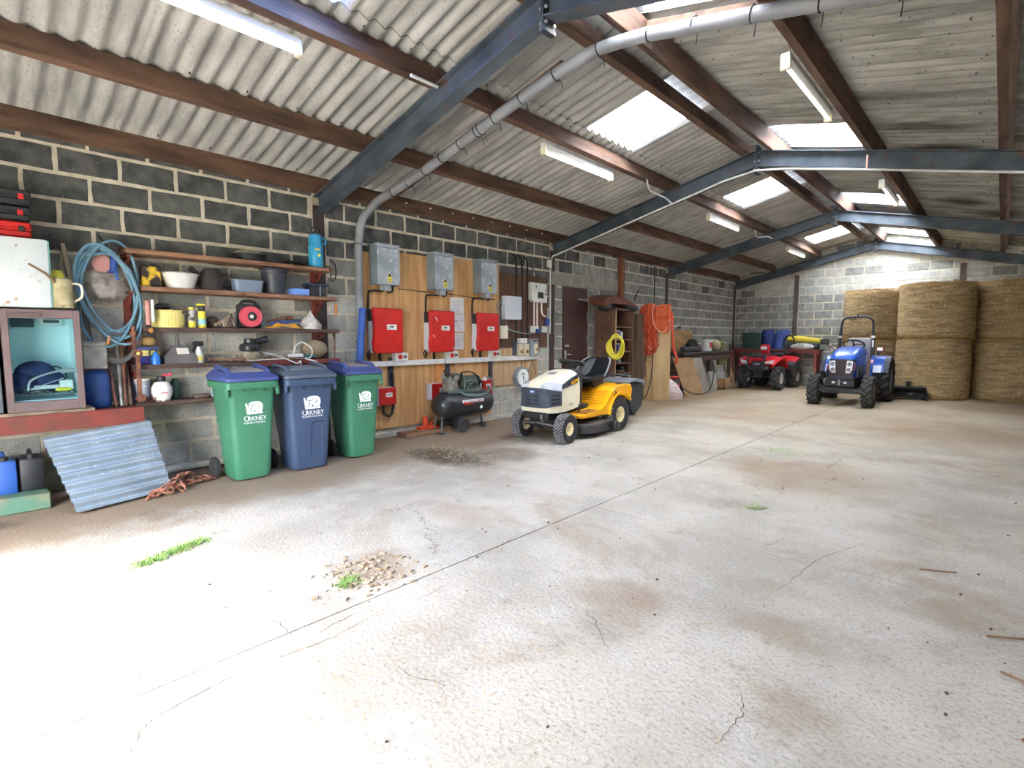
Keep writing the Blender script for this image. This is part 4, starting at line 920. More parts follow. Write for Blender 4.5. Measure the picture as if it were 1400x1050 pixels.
BING = mat('bin_green', (70, 132, 102), .5, c2=(60, 120, 92), scale=3, speck=((120, 180, 150), 40, .72)); LIDB = mat('lid_blue', (72, 86, 142), .55, c2=(62, 74, 128), scale=4)
BINB = mat('bin_blue', (66, 84, 114), .5, c2=(56, 74, 102), scale=3, speck=((110, 130, 164), 40, .72)); LIDG = mat('lid_grey', (88, 98, 112), .55, c2=(72, 82, 96), scale=4)
DUST = mat('lid_dust', (170, 156, 150), .85, c2=(140, 130, 132), scale=6)
wheelie_bin((.70, 1.88, 0), .0, BING, LIDB, 'green wheelie bin with blue lid nearest the chain heap', DUST)
wheelie_bin((.72, 2.44, 0), -.02, BINB, LIDG, 'dark blue wheelie bin with grey lid between two green bins', mat('lid_dust_grey', (122, 124, 128), .85), True, 1.12)
wheelie_bin((.62, 3.09, 0), .03, BING, LIDB, 'green wheelie bin with blue lid next to the blue foam roll', DUST, sc_=.98)
S('foam_roll', 'tall blue pipe roll leaning on the wall behind the bins', 'pipe', G().tube([(.42, 3.22, .05), (.27, 3.46, 1.70)], .045, 16, cap=True).cyl((.271, 3.459, 1.695), (.27, 3.461, 1.702), .03, n=12), mat('roll_blue', (48, 92, 172), .5, c2=(38, 78, 150), scale=3))

# ------------------------------------------------------------------ plywood backboard and electrical gear
t = T('plywood_backboard', 'plywood backboard carrying red inverters and grey switch boxes', 'board')
def board(y0, y1, z0, z1, m, dx=.0): P('panel', G().box((.016 + dx, (y0 + y1) / 2, (z0 + z1) / 2), (.022, y1 - y0 - .006, z1 - z0 - .006), .002), m, t)
board(3.62, 4.17, 1.0, 2.44, PLY); board(4.17, 5.06, 1.0, 2.49, PLY); board(5.06, 6.1, 1.0, 2.52, PLY); board(6.1, 7.33, 1.17, 2.40, PLY_D)
board(3.66, 4.76, .12, 1.0, PLY); board(4.76, 4.93, .12, 1.0, mat('plywood_amber', (214, 148, 80), .75, c2=(190, 124, 64), scale=3, stretch=(3, 5, .5))); board(4.93, 5.91, .12, 1.0, PLY); board(5.91, 7.08, .55, 1.17, PLY_P)
t = T('trunking', 'white cable trunking running along under the red inverters', 'trunking')
P('cover', G().box((.06, 5.18, 1.0), (.06, 3.72, .07), .004), WHITE, t); P('joint', G().box((.06, 4.9, 1.0), (.064, .02, .074)), GREY, t)
for i, (y, nm) in enumerate(((3.88, 'grey metal switch box nearest the thick cable duct'), (4.80, 'grey metal switch box above the middle red inverter'), (5.69, 'grey metal switch box above the farthest red inverter'))):
    t = T('switch_box', nm, 'electrical box', (.028, y, 2.27), group='grey switch boxes')
    P('body', G().box((.09, 0, 0), (.18, .335, .50), .004), mat('box_side', (132, 146, 156), .5, c2=(116, 130, 140), scale=6), t)
    P('front_cover', G().box((.188, 0, -.02), (.012, .335, .46), .003), GALV, t)
    P('hood', G().box((.1, 0, .256), (.215, .36, .014), .002).box((.18, 0, .238), (.006, .32, .02)), GALV, t)
    P('gland_box', G().box((.11, -.0, -.285), (.1, .11, .07), .004), GALV, t)
    wl = P('warning_label', G().box((.196, .01, -.17), (.002, .055, .1)), YELP, t)
    P('triangle', G().prism([(-.016, -.145), (.036, -.145), (.01, -.1)], .197, .199, 'x'), CABLE, wl)
    P('print', G().box((.198, .01, -.185), (.002, .03, .014)).box((.198, .01, -.205), (.002, .038, .006)), mat('print_olive', (120, 110, 40), .6), wl)
    g = G()
    for z in (.16, -.22):
        for yy in (-.14, .14): g.cyl((.193, yy, z), (.199, yy, z), .006, n=6)
    P('screw', g, CABLE, t)['kind'] = 'stuff'
    P('cable', G().tube(curve([(.09, -.02, -.32), (.08, -.06, -.325), (.04, -.17, -.33), (.015, -.20, -.42), (.012, -.2, -1.2)], 6), .013, 8), CABLE, t)
    P('cable', G().tube(curve([(.1, .04, -.32), (.1, .06, -.34), (.06, .14, -.31), (.03, .16, -.24)], 5), .011, 8), CABLE, t)
for i, (y, nm) in enumerate(((3.87, 'red solar inverter nearest the blue foam roll'), (4.77, 'red solar inverter in the middle, with white scuffs'), (5.68, 'red solar inverter beside the cream cable box'))):
    t = T('inverter', nm, 'inverter', (.028, y, 1.43), group='red solar inverters')
    P('body', G().box((.075, 0, 0), (.14, .42, .56), .01), mat('inverter_silver', (206, 210, 220), .45), t)
    P('vent', G().box((.08, -.212, .2), (.1, .012, .15), .002), BLACK, t)
    g = G()
    pr = [(-.228, -.26), (-.2, -.29), (.2, -.29), (.228, -.27), (.23, .27), (.21, .295), (-.215, .295), (-.23, .27), (-.222, .12), (-.215, .04), (-.222, -.1), (-.236, -.14)]
    def rr(s_, x): return [(x, a * s_, b_ * s_) for a, b_ in pr]
    g.rings([rr(.985, .135), rr(1, .15), rr(1, .165), rr(.95, .182), rr(.7, .188)]); P('cover', g, RED, t)
    d = P('display', G().box((.19, .04, .05), (.006, .15, .07), .002), WHITE, t); P('screen', G().box((.194, .04, .055), (.003, .05, .018)), BLACK, d)
    g = G()
    if i == 1:
        for a, b_, c_, e_ in ((-.14, .2, -.1, .15), (-.18, -.05, -.15, -.08), (.18, -.22, .2, -.27)): g.bar((.187, a, b_), (.187, c_, e_), .006, .012)
        P('scuff', g, WHITE, t)
    P('cable', G().tube([(.06, -.06, -.27), (.03, -.05, -.33), (.02, -.03, -.42)], .02, 8), CABLE, t)
    P('cable', G().tube(curve([(.06, -.2, -.25), (.04, -.24, -.3), (.03, -.2, -.38)], 4), .01, 6), CABLE, t)
for y, nm in ((4.13, 'white isolator with red knob under the first inverter'), (5.04, 'white isolator with red knob under the scuffed inverter'), (5.93, 'white isolator with red knob below the cream cable box')):
    t = T('isolator', nm, 'switch', (.028, y, 1.085), group='rotary isolators')
    P('case', G().box((.045, 0, 0), (.09, .21, .115), .006), WHITE, t); P('knob', G().cyl((.09, -.03, 0), (.105, -.03, 0), .032, n=16).box((.115, -.03, 0), (.02, .014, .055), .003), REDP, t); P('plate', G().box((.0915, .05, .0), (.003, .05, .04)), GREYD, t)
PAP = mat('paper', (226, 226, 228), .7, c2=(212, 212, 216), scale=12); INK = mat('ink', (70, 72, 80), .7)
for nm, y, z, h, w_, lines in (('printed wiring sheet pinned above the middle inverter', 5.19, 1.82, .24, .27, 5), ('printed sheet pinned below the wiring sheet', 5.20, 1.56, .26, .27, 3), ('lowest printed sheet beside the scuffed red inverter', 5.20, 1.29, .25, .23, 7)):
    t = T('notice', nm, 'paper', (.029, y, z), group='printed sheets')
    P('sheet', G().box((.002, 0, 0), (.003, w_, h)), PAP, t)
    g = G()
    for k in range(lines): g.box((.0042, R.uniform(-.02, .02), h * .36 - k * h * .72 / lines), (.001, w_ * R.uniform(.5, .72), .005))
    if lines == 3: g.box((.0042, -.03, .03), (.001, .03, .035))
    P('print', g, mat('faint_ink', (160, 162, 170), .7), t)
t = T('cable_box', 'cream cable box at the right side of the last red inverter', 'electrical box', (.028, 6.11, 1.43))
P('case', G().box((.05, 0, 0), (.1, .18, .21), .006), CREAM, t)
for k in range(4): P('conduit', G().tube(curve([(.02, -.09 + .05 * k, .1), (.02, -.09 + .05 * k, .35), (.02, -.09 + .05 * k, .45 - .015 * k), (.03, .0 + .04 * k, .53), (.03, .06 + .04 * k, .53)], 4), .008, 6), GREY, t)
t = T('fuse_box', 'plain light grey wall box on the dark plywood', 'electrical box', (.028, 6.33, 1.83))
P('case', G().box((.05, 0, 0), (.1, .38, .38), .008), mat('case_grey', (206, 212, 222), .45), t); P('cover', G().box((.105, .02, 0), (.012, .34, .37), .005), mat('case_grey', (206, 212, 222)), t)
P('lead', G().tube(curve([(.06, -.15, -.19), (.05, -.12, -.3), (.08, -.1, -.35), (.08, .3, -.42), (.08, .55, -.4)], 6), .01, 6), GREY, t)
t = T('control_panel', 'white meter panel with dark screen above the sockets', 'meter', (.028, 7.03, 2.12))
P('case', G().box((.045, 0, 0), (.09, .37, .33), .008), WHITE, t); P('screen', G().box((.092, -.0, -.04), (.006, .14, .1)), BLACK, t); P('side_box', G().box((.04, -.2, .02), (.08, .05, .3), .006), WHITE, t)
P('knob', G().cyl((.09, .14, -.02), (.1, .14, -.02), .015, n=10).cyl((.09, .14, .05), (.1, .14, .05), .012, n=10).cyl((.09, -.12, .1), (.1, -.12, .1), .015, n=10), GREYD, t)
for y in (-.1, -.02): P('conduit', G().cyl((.03, y, -.16), (.03, y, -.60), .015, n=8), mat('pink_white', (232, 220, 212), .5), t)
P('conduit', G().tube(curve([(.03, .1, -.16), (.03, .1, -.3), (.03, .14, -.38), (.03, .22, -.40)], 4), .015, 8), mat('pink_white', (232, 220, 212)), t)
P('lead', G().tube(curve([(.02, -.02, .17), (.02, -.02, .3), (.02, -.14, .42), (.02, -.12, .52)], 4), .008, 6), CABLE, t)
for y, nm in ((6.95, 'white double socket with blue plug under the meter panel'), (7.21, 'white socket beside the steel column')):
    t = T('socket', nm, 'socket', (.028, y, 1.49))
    P('case', G().box((.02, 0, 0), (.04, .2 if y < 7 else .13, .11), .006), WHITE, t)
    P('plug', G().box((.055, .05, -.03 if y < 7 else .13), (.05, .09, .07 if y < 7 else .12), .012), mat('plug_blue', (44, 76, 160), .5), t)
t = T('rotary_switches', 'pair of switch boxes with orange dials and a white cap above', 'switch', (.028, 6.60, 1.14))
P('case', G().box((.05, -.07, -.0), (.1, .12, .2), .006).box((.05, .07, -.0), (.1, .12, .2), .006), mat('case_cream', (214, 206, 180), .5), t); P('upper_box', G().box((.05, .0, .15), (.09, .17, .09), .006), WHITE, t); P('bracket', G().box((.03, -.17, .03), (.06, .05, .24)), GREYD, t)
for y in (-.07, .07): P('dial', G().cyl((.1, y, -.03), (.112, y, -.03), .03, n=14).box((.118, y, -.03), (.016, .016, .055), m=Matrix.Rotation(.5, 4, 'X')), mat('dial_orange', (214, 150, 60), .5, c2=(90, 60, 40), scale=30), t)
t = T('rotary_switches', 'single grey switch box with orange lever beside the twin switches', 'switch', (.028, 6.87, 1.17))
P('case', G().box((.05, 0, 0), (.1, .2, .3), .006), GREY, t); P('plate', G().box((.102, .03, -.02), (.004, .1, .16)), mat('case_cream', (214, 206, 180)), t); P('dial', G().bar((.108, .03, -.05), (.108, .06, .0), .025, .018), mat('dial_orange', (214, 150, 60)), t); P('title_strip', G().box((.102, 0, .12), (.004, .12, .025)), BLACK, t)
g = None
for k in range(3):
    y = 6.5 + .14 * k
    S('feeder_cable', 'black supply cable down the wall, %s of three' % ('first', 'second', 'third')[k], 'cable', G().tube(curve([(.02, y - .08, 2.72), (.03, y - .02, 2.66), (.03, y, 2.55), (.035, y, 2.2), (.04, y - .01, 1.2)], 5), .016, 8), CABLE)
for y, nm in ((4.0, 'first'), (4.99, 'second'), (5.88, 'third')):
    S('feeder_strap', 'flat dark cable strap below the trunking, %s of three' % nm, 'cable', G().box((.035, y, .84), (.012, .085, .28)).box((.035, y, 1.05), (.012, .06, .06)), mat('strap_dark', (58, 60, 70), .6))
S('support_wire', 'thin clipped wire across the plywood between switch boxes', 'wire', G().tube(curve([(.03, 4.15, 2.0), (.035, 4.5, 1.99), (.03, 5.0, 1.985), (.035, 5.5, 1.96), (.03, 6.0, 1.95)], 4), .006, 6), mat('brown_wire', (90, 72, 58), .6))
for y, w_, nm in ((3.87, .28, 'red breaker box on the plywood beside the green bin'), (4.77, .34, 'red breaker box left of the compressor motor'), (5.70, .24, 'red breaker box behind the compressor hose')):
    t = T('breaker_box', nm, 'electrical box', (.028, y, .57), group='red breaker boxes')
    P('case', G().box((.05, 0, 0), (.1, w_, .23), .006), mat('inverter_silver', (206, 210, 220)), t); P('cover', G().box((.106, .01, 0), (.015, w_ - .015, .23), .005), RED, t)
    lb = P('label_plate', G().box((.115, .03, .02), (.003, .1, .06)), WHITE, t); P('print', G().bar((.117, 0.0, .01), (.117, .06, .03), .003, .006), INK, lb)
    P('cable', G().tube(curve([(.05, -.02, -.12), (.06, -.02, -.22), (.07, .06, -.27), (.06, .12, -.18), (.04, .14, .0), (.03, .14, .3)], 6), .02 if y < 4 else .012, 8), CABLE, t)
t = T('hanging_scale', 'round hanging scale with white dial above the mower hood', 'scale', (.03, 6.58, .675))
P('case', G().lathe([(.001, 0), (.165, .0), (.175, .02), (.175, .07), (.15, .085), (.001, .085)], 28, (0, 0, 0), 'x'), mat('scale_grey', (126, 134, 140), .5), t)
d = P('dial', G().lathe([(.001, .085), (.14, .087), (.14, .09), (.001, .091)], 28, (0, 0, 0), 'x'), PRINT, t)
P('needle', G().bar((.094, 0, .01), (.094, .005, -.06), .012, .003).cyl((.092, 0, 0), (.096, 0, 0), .014, n=10), CABLE, d)
P('print', G().box((.0925, 0, .06), (.002, .06, .018)).box((.0925, 0, .035), (.002, .04, .008)), GREYD, d)
P('hook', G().tube(curve([(.04, 0, .17), (.04, 0, .21), (.04, .02, .23), (.04, 0, .25)], 4), .007, 6).tube(curve([(.05, 0, -.17), (.05, .0, -.24), (.07, .03, -.28), (.05, .05, -.25)], 4), .012, 8), GREYD, t)
S('string', 'thin string pinned in a peak on the pale plywood', 'string', G().tube([(.032, 6.78, .72), (.034, 6.92, .93), (.032, 7.02, .68)], .005, 5), mat('string_brown', (120, 96, 80), .8))

# ------------------------------------------------------------------ compressor, jack, plank
t = T('air_compressor', 'black tank air compressor on small wheels against the plywood', 'compressor', (.30, 5.03, 0))
TANK = mat('tank_black', (40, 42, 46), .35, c2=(52, 54, 58), scale=5)
P('tank', G().lathe([(.001, -.49), (.08, -.48), (.14, -.45), (.18, -.39), (.192, -.33), (.192, .40), (.18, .46), (.14, .52), (.08, .55), (.001, .56)], 30, (0, 0, .385), 'y'), TANK, t)
P('saddle', G().box((0, -.02, .585), (.2, .62, .02), .004).box((.08, -.02, .57), (.02, .6, .03)).box((-.08, -.02, .57), (.02, .6, .03)), mat('saddle_green', (92, 108, 104), .6), t)
PM = mat('pump_metal', (164, 162, 154), .5, .4, c2=(120, 116, 106), scale=18)
g = G(); g.box((0, -.22, .66), (.15, .2, .15), .03, seg=2)
g.cyl((0, -.25, .70), (.04, -.34, .82), .055, n=14).cyl((0, -.18, .70), (.02, -.1, .80), .055, n=14)
for k in range(4): g.cyl((.008 * k + .0, -.26 - .018 * k, .72 + .024 * k), (.011 * k + .0, -.266 - .018 * k, .728 + .024 * k), .07, n=14)
for k in range(4): g.cyl((.004 * k, -.175 + .016 * k, .72 + .02 * k), (.005 * k, -.17 + .016 * k, .727 + .02 * k), .068, n=14)
P('pump', g, PM, t)
P('air_filter', G().cyl((.06, -.33, .83), (.10, -.33, .83), .035, n=14).cyl((.0, -.05, .8), (.06, -.05, .8), .028, n=12), BLACK, t)
P('intake', G().tube(curve([(.05, -.34, .8), (.06, -.28, .835), (.05, -.16, .83), (.04, -.05, .80)], 4), .018, 8), STEELB, t)
P('motor', G().lathe([(.001, -.14), (.08, -.14), (.095, -.12), (.095, .1), (.07, .14), (.001, .14)], 20, (0, .13, .695), 'y').box((.0, .13, .60), (.14, .2, .03)), mat('motor_green', (74, 92, 86), .5), t)
g = G()
for k in range(9): a = PI * 2 * k / 18 - PI / 2; g.box((.10 * math.cos(a), .13, .695 + .10 * math.sin(a)), (.012, .2, .012))
P('cooling_fin', g, mat('motor_green', (74, 92, 86)), t)['kind'] = 'stuff'
g = G(); g.tube([(.13, -.06, .61), (.13, -.05, .72), (.13, .16, .74), (.13, .22, .62)], .006, 6); g.tube([(.13, -.02, .61), (.13, .16, .74)], .004, 6); g.tube([(.13, .02, .72), (.13, .1, .61)], .004, 6)
P('belt_guard', g, STEELB, t)
P('fan_housing', G().cyl((.0, .27, .70), (.0, .31, .70), .085, n=18), BLACK, t)
P('air_line', G().tube(curve([(.02, -.04, .83), (.06, .1, .85), (.05, .26, .78), (.06, .36, .66), (.04, .40, .58)], 5), .01, 6), CABLE, t)
g = G()
for k in range(3): g.tube(curve([(.12, -.22 + .02 * k, .60), (.16, -.06, .545 - .012 * k), (.19, .2, .52 - .012 * k), (.17, .42, .56), (.08, .47 - .02 * k, .62)], 6), .008, 6)
g.tube(curve([(.12, .36, .55), (.2, .44, .60), (.16, .47, .72), (.1, .43, .75), (.1, .40, .72)], 5), .012, 7)
P('hose', g, mat('hose_teal', (96, 112, 112), .6), t)
P('gauge', G().cyl((.10, .36, .73), (.13, .36, .73), .03, n=14), WHITE, t)
lb = P('badge', G().box((.186, .06, .42), (.006, .42, .075), .003), mat('badge_white', (228, 226, 226), .5), t)
P('badge_swoosh', G().prism([(-.11, .39), (.06, .39), (.06, .402), (-.08, .42), (-.12, .43)], .189, .191, 'x'), REDP, lb)
g = G()
for k in range(5): g.box((.1905, -.02 + .03 * k, .425), (.001, .02, .012))
for k in range(3): g.torus((.1905, .15 + .04 * k, .42), .016, .004, 'x', 12, 5, (1, 1.5))
P('badge_print', g, mat('print_wine', (110, 50, 60), .5), lb)
P('hose_tail', G().tube([(.19, .20, .34), (.195, .22, .33)], .02, 8).box((.19, .215, .325), (.008, .04, .03)), PRINT, t)
P('drain_plug', G().cyl((.03, -.44, .42), (.05, -.475, .42), .014, n=8), WHITE, t)
P('axle_bracket', G().box((0, -.12, .17), (.3, .05, .12), .006).cyl((-.17, -.14, .1), (.2, -.14, .1), .012, n=8), TANK, t)
for x in (-.16, .19):
    wv = P('wheel', G().lathe([(.05, -.025), (.085, -.03), (.1, -.018), (.1, .018), (.085, .03), (.05, .025)], 22, (x, -.14, .1), 'x'), RUBBER, t); P('hub', G().lathe([(.001, -.022), (.052, -.022), (.052, .02), (.001, .03)], 14, (x, -.14, .1), 'x'), BLACK, wv)
P('foot', G().bar((.06, -.42, .24), (.1, -.46, .02), .02, .03).box((.1, -.46, .012), (.07, .05, .024), .004).bar((-.06, -.42, .24), (-.1, -.46, .02), .02, .03), TANK, t)
cs_ = P('caster', G().lathe([(.001, -.015), (.04, -.015), (.045, 0), (.04, .015), (.001, .015)], 16, (.1, .34, .045), 'x'), RUBBER, t); P('caster_fork', G().bar((.1, .30, .21), (.13, .33, .05), .03, .006).bar((.1, .3, .21), (.07, .33, .05), .03, .006), TANK, cs_)
t = T('bottle_jack', 'small orange hydraulic jack standing on a plank', 'jack', (.16, 4.52, .062))
JO = mat('jack_orange', (226, 82, 48), .5, c2=(200, 66, 40), scale=8)
P('base', G().box((0, 0, .02), (.12, .34, .04), .01).box((0, .05, .05), (.1, .16, .04), .01), JO, t); P('cylinder', G().cyl((0, -.05, .04), (0, -.05, .14), .04, n=14).cyl((0, -.05, .14), (0, -.05, .165), .028, n=12), JO, t)
P('saddle', G().cyl((0, -.05, .165), (0, -.05, .18), .036, n=12), JO, t); P('pump_arm', G().bar((0, .02, .06), (0, .1, .1), .02, .02).cyl((0, .12, .05), (0, .12, .09), .015, n=8), JO, t)
S('floor_plank', 'thick short plank under the orange jack', 'plank', G().box((.17, 4.46, .031), (.2, .82, .062), .006, m=Matrix.Rotation(.04, 4, 'Z')), mat('jack_plank', (158, 122, 92), .85, c2=(120, 90, 66), scale=5, stretch=(5, 1, 5)))
# ------------------------------------------------------------------ wheels
TREADS = {'turf': mat('tread_dusty', (136, 136, 136), .9, c2=(104, 104, 104), scale=30), 'ag': mat('tread_grey', (84, 82, 80), .9, c2=(64, 62, 60), scale=14), 'atv': mat('tread_worn', (86, 86, 86), .9, c2=(66, 66, 66), scale=14)}
def wheel(parent, pos, r, w_, rim, kind, rimc, steer=0):
    """tyre (axis along local y) with its tread, rim as a sub-part."""
    g = G(); h = w_ / 2
    g.lathe([(rim, -h * .8), (rim + (r - rim) * .45, -h), (r * .93, -h * .9), (r * .97, -h * .6), (r * .98, 0), (r * .97, h * .6), (r * .93, h * .9), (rim + (r - rim) * .45, h), (rim, h * .8)], 36, (0, 0, 0), 'y', cap=False)
    o = P('wheel', g, RUBBER, parent, pos, (0, 0, steer)); g = G()
    if kind == 'turf':
        n = 30
        for i in range(n):
            for q in range(5):
                a = 2 * PI * (i + (.5 if q % 2 else 0)) / n; y = (-.72 + .36 * q) * h; rr = r * (.985 if abs(y) < h * .5 else .96)
                g.M = Matrix.Rotation(-a, 4, 'Y') @ Matrix.Translation((rr, y, 0)); g.box((0, 0, 0), (r * .075, h * .27, r * .12))
    elif kind == 'ag':
        n = 15
        for i in range(n):
            for s_ in (-1, 1):
                a = 2 * PI * (i + (.5 if s_ > 0 else 0)) / n
                g.M = Matrix.Rotation(-a, 4, 'Y') @ Matrix.Translation((r * .985, s_ * h * .48, 0)) @ Matrix.Rotation(s_ * .75, 4, 'X'); g.box((0, 0, 0), (r * .11, h * 1.25, r * .11), r * .02)
    else:
        n = 14
        for i in range(n):
            for q in range(4):
                a = 2 * PI * (i + (.5 if q % 2 else 0)) / n; y = (-.75 + .5 * q) * h
                g.M = Matrix.Rotation(-a, 4, 'Y') @ Matrix.Translation((r * .96 if abs(y) > h * .5 else r * .985, y, 0)) @ Matrix.Rotation(.3 * (1 if q > 1 else -1), 4, 'X'); g.box((0, 0, 0), (r * .09, h * .42, r * .2), r * .015)
    g.M = Matrix()
    tr = P('tread', g, TREADS[kind], o); tr['kind'] = 'stuff'
    g = G()
    for s_ in (-1, 1):
        g.lathe([(rim * 1.02, s_ * h * .82), (rim * .96, s_ * h * .84), (rim * .86, s_ * h * .6), (rim * .5, s_ * h * .35), (rim * .4, s_ * h * .5), (rim * .12, s_ * h * .55), (.001, s_ * h * .55)], 24, (0, 0, 0), 'y', cap=False)
    P('rim', g, rimc, o)
    g = G()
    for k in range(5):
        a = 2 * PI * k / 5
        for s_ in (-1, 1): g.cyl((rim * .3 * math.cos(a), s_ * h * .5, rim * .3 * math.sin(a)), (rim * .3 * math.cos(a), s_ * h * .62, rim * .3 * math.sin(a)), rim * .06, n=6)
    P('wheel_nut', g, STEELB, o)['kind'] = 'stuff'
    return o
def arc(cx, cz, r, a0, a1, n=10): return [(cx + r * math.cos(math.radians(a0 + (a1 - a0) * i / n)), cz + r * math.sin(math.radians(a0 + (a1 - a0) * i / n))) for i in range(n + 1)]

# ------------------------------------------------------------------ ride-on mower (nose towards the doorway)
t = T('ride_on_mower', 'cream and yellow ride on lawn mower with black seat', 'mower', (1.64, 6.50, 0), -PI / 2 + .02)
RIMC = mat('rim_cream', (226, 214, 166), .45)
for y in (-.36, .36):
    wheel(t, (1.24, y, .188), .188, .155, .085, 'turf', RIMC, .06); wheel(t, (0, y * .95, .245), .245, .205, .115, 'turf', RIMC)
GR = mat('grille_grey', (72, 79, 92), .45, c2=(60, 66, 78), scale=6)
def sec(x, w_, z0, z1, n=16, p=.5):
    """rounded hood section: flat sides, domed top."""
    o = [(x, -w_, z0)]
    for i in range(n + 1):
        a = PI - PI * i / n; c_, s_ = math.cos(a), math.sin(a)
        o.append((x, w_ * (abs(c_) ** p) * (1 if c_ > 0 else -1), z0 + (z1 - z0) * (.35 + .65 * abs(s_) ** p)))
    o.append((x, w_, z0)); return o
g = G(); g.rings([sec(.78, .255, .44, .90), sec(.82, .264, .42, .915), sec(.95, .265, .40, .895), sec(1.1, .262, .385, .855), sec(1.28, .25, .38, .80), sec(1.38, .235, .385, .745), sec(1.43, .215, .39, .68), sec(1.45, .2, .40, .60)])
P('hood', g, CREAM, t)
# grille wraps the lower nose
g = G(); g.rings([[(1.20, -.268, .47), (1.20, .268, .47), (1.20, .268, .655), (1.20, -.268, .655)], [(1.36, -.252, .47), (1.36, .252, .47), (1.36, .252, .68), (1.36, -.252, .68)], [(1.455, -.215, .455), (1.455, .215, .455), (1.45, .2, .70), (1.45, -.2, .70)], [(1.475, -.12, .45), (1.475, .12, .45), (1.462, .11, .705), (1.462, -.11, .705)]])
gr = P('grille', g, GR, t)
for z in (.50, .55, .60):
    g = G()
    for s_ in (-1, 1): g.bar((1.24, s_ * .268, z + .01), (1.39, s_ * .247, z + .01), .008, .02); g.bar((1.47, s_ * .10, z), (1.474, s_ * .025, z), .012, .022)
    P('slot', g, BLACK, gr)
P('nose_badge', G().box((1.474, 0, .655), (.012, .075, .042), .006), mat('badge_blue', (96, 120, 190), .35), gr)
P('badge_print', G().box((1.481, 0, .655), (.003, .05, .012)), PRINT, gr)
for s_ in (-1, 1):
    g = G(); g.rings([[(1.19, s_ * .272, .655), (1.19, s_ * .266, .745), (1.2, s_ * .20, .755), (1.2, s_ * .2, .66)], [(1.36, s_ * .256, .682), (1.36, s_ * .246, .765), (1.36, s_ * .16, .78), (1.36, s_ * .16, .69)], [(1.462, s_ * .20, .702), (1.455, s_ * .18, .735), (1.43, s_ * .11, .75), (1.45, s_ * .11, .705)]])
    P('headlight', g, mat('lamp_clear', (214, 218, 226), .12, c2=(186, 192, 204), scale=5), t)
    g = G(); g.prism([(1.20, .68), (1.20, .735), (1.02, .81), (.86, .86), (.84, .845), (.84, .765), (1.0, .72)], s_ * .262, s_ * .272, 'y'); sp_ = P('side_stripe', g, GR, t)
    g = G()
    for k in range(2): g.bar((.86, s_ * .273, .835 - .035 * k), (1.06, s_ * .273, .765 - .025 * k), .006, .012)
    P('slot', g, BLACK, sp_)
    P('name_plate', G().bar((.85, s_ * .274, .785), (1.0, s_ * .274, .752), .005, .042), YEL, sp_)
    text('Cub Cadet', .034, BLACK, sp_, (.925, s_ * .2775, .768), (PI / 2, .21 * s_, PI if s_ > 0 else 0), sx=.85)
    text('LT2', .05, GREYD, t, (1.0, s_ * .268, .47), (PI / 2, 0, PI if s_ > 0 else 0))
P('hood_mark', G().box((1.06, 0, .872), (.08, .12, .004), m=Matrix.Rotation(.24, 4, 'Y')), GREY, t)
g = G(); g.prism([(.70, .40), (.79, .40), (.80, .905), (.77, .925), (.70, .89), (.66, .76)], -.23, .23, 'y', .015); P('dashboard', g, mat('dash_grey', (58, 58, 66), .6), t)
# yellow body with rear wheel arches
pr = [(-.31, .47), (-.33, .60), (-.29, .665), (-.05, .675), (.14, .655), (.24, .60), (.40, .40), (.5, .355), (.98, .335), (.98, .285), (.34, .275), (.30, .30)] + arc(0, .245, .295, 8, 140, 10)
g = G(); g.prism(pr, -.43, .43, 'y', .015); P('body', g, YEL, t)
for s_ in (-1, 1):
    g = G(); V = arc(0, .245, .31, 5, 145, 14); U = arc(0, .245, .335, 5, 145, 14)
    for a, b_ in zip(zip(V, V[1:]), zip(U, U[1:])):
        (p, q), (u, v) = a, b_; g.rings([[(p[0], s_ * .40, p[1]), (p[0], s_ * .455, p[1]), (u[0], s_ * .45, u[1]), (u[0], s_ * .40, u[1])], [(q[0], s_ * .40, q[1]), (q[0], s_ * .455, q[1]), (v[0], s_ * .45, v[1]), (v[0], s_ * .40, v[1])]])
    P('wheel_arch', g, YEL, t)
    P('foot_mat', G().box((.72, s_ * .33, .352), (.34, .17, .012), .004, m=Matrix.Rotation(.03, 4, 'Y')), mat('mat_brown', (150, 96, 40), .8), t)
    P('pedal', G().box((.80, s_ * .31, .43), (.06, .13, .02), .006, m=Matrix.Rotation(-.5, 4, 'Y')).bar((.82, s_ * .31, .42), (.86, s_ * .28, .35), .015, .015), BLACK, t)
    P('lever_slot', G().box((-.1, s_ * .35, .679), (.18, .05, .008), .003), BLACK, t)
g = G()
for k in range(6): g.bar((.25 + .025 * k, -.36, .59 - .033 * k), (.25 + .025 * k, .36, .59 - .033 * k), .012, .012)
P('step_rib', g, mat('yellow_shade', (224, 140, 20), .5), t)
P('decal', G().prism([(.12, .57), (.17, .60), (.15, .55), (.2, .53), (.14, .53)], .431, .433, 'y').bar((.1, .432, .545), (.2, .432, .54), .002, .01), CABLE, t)
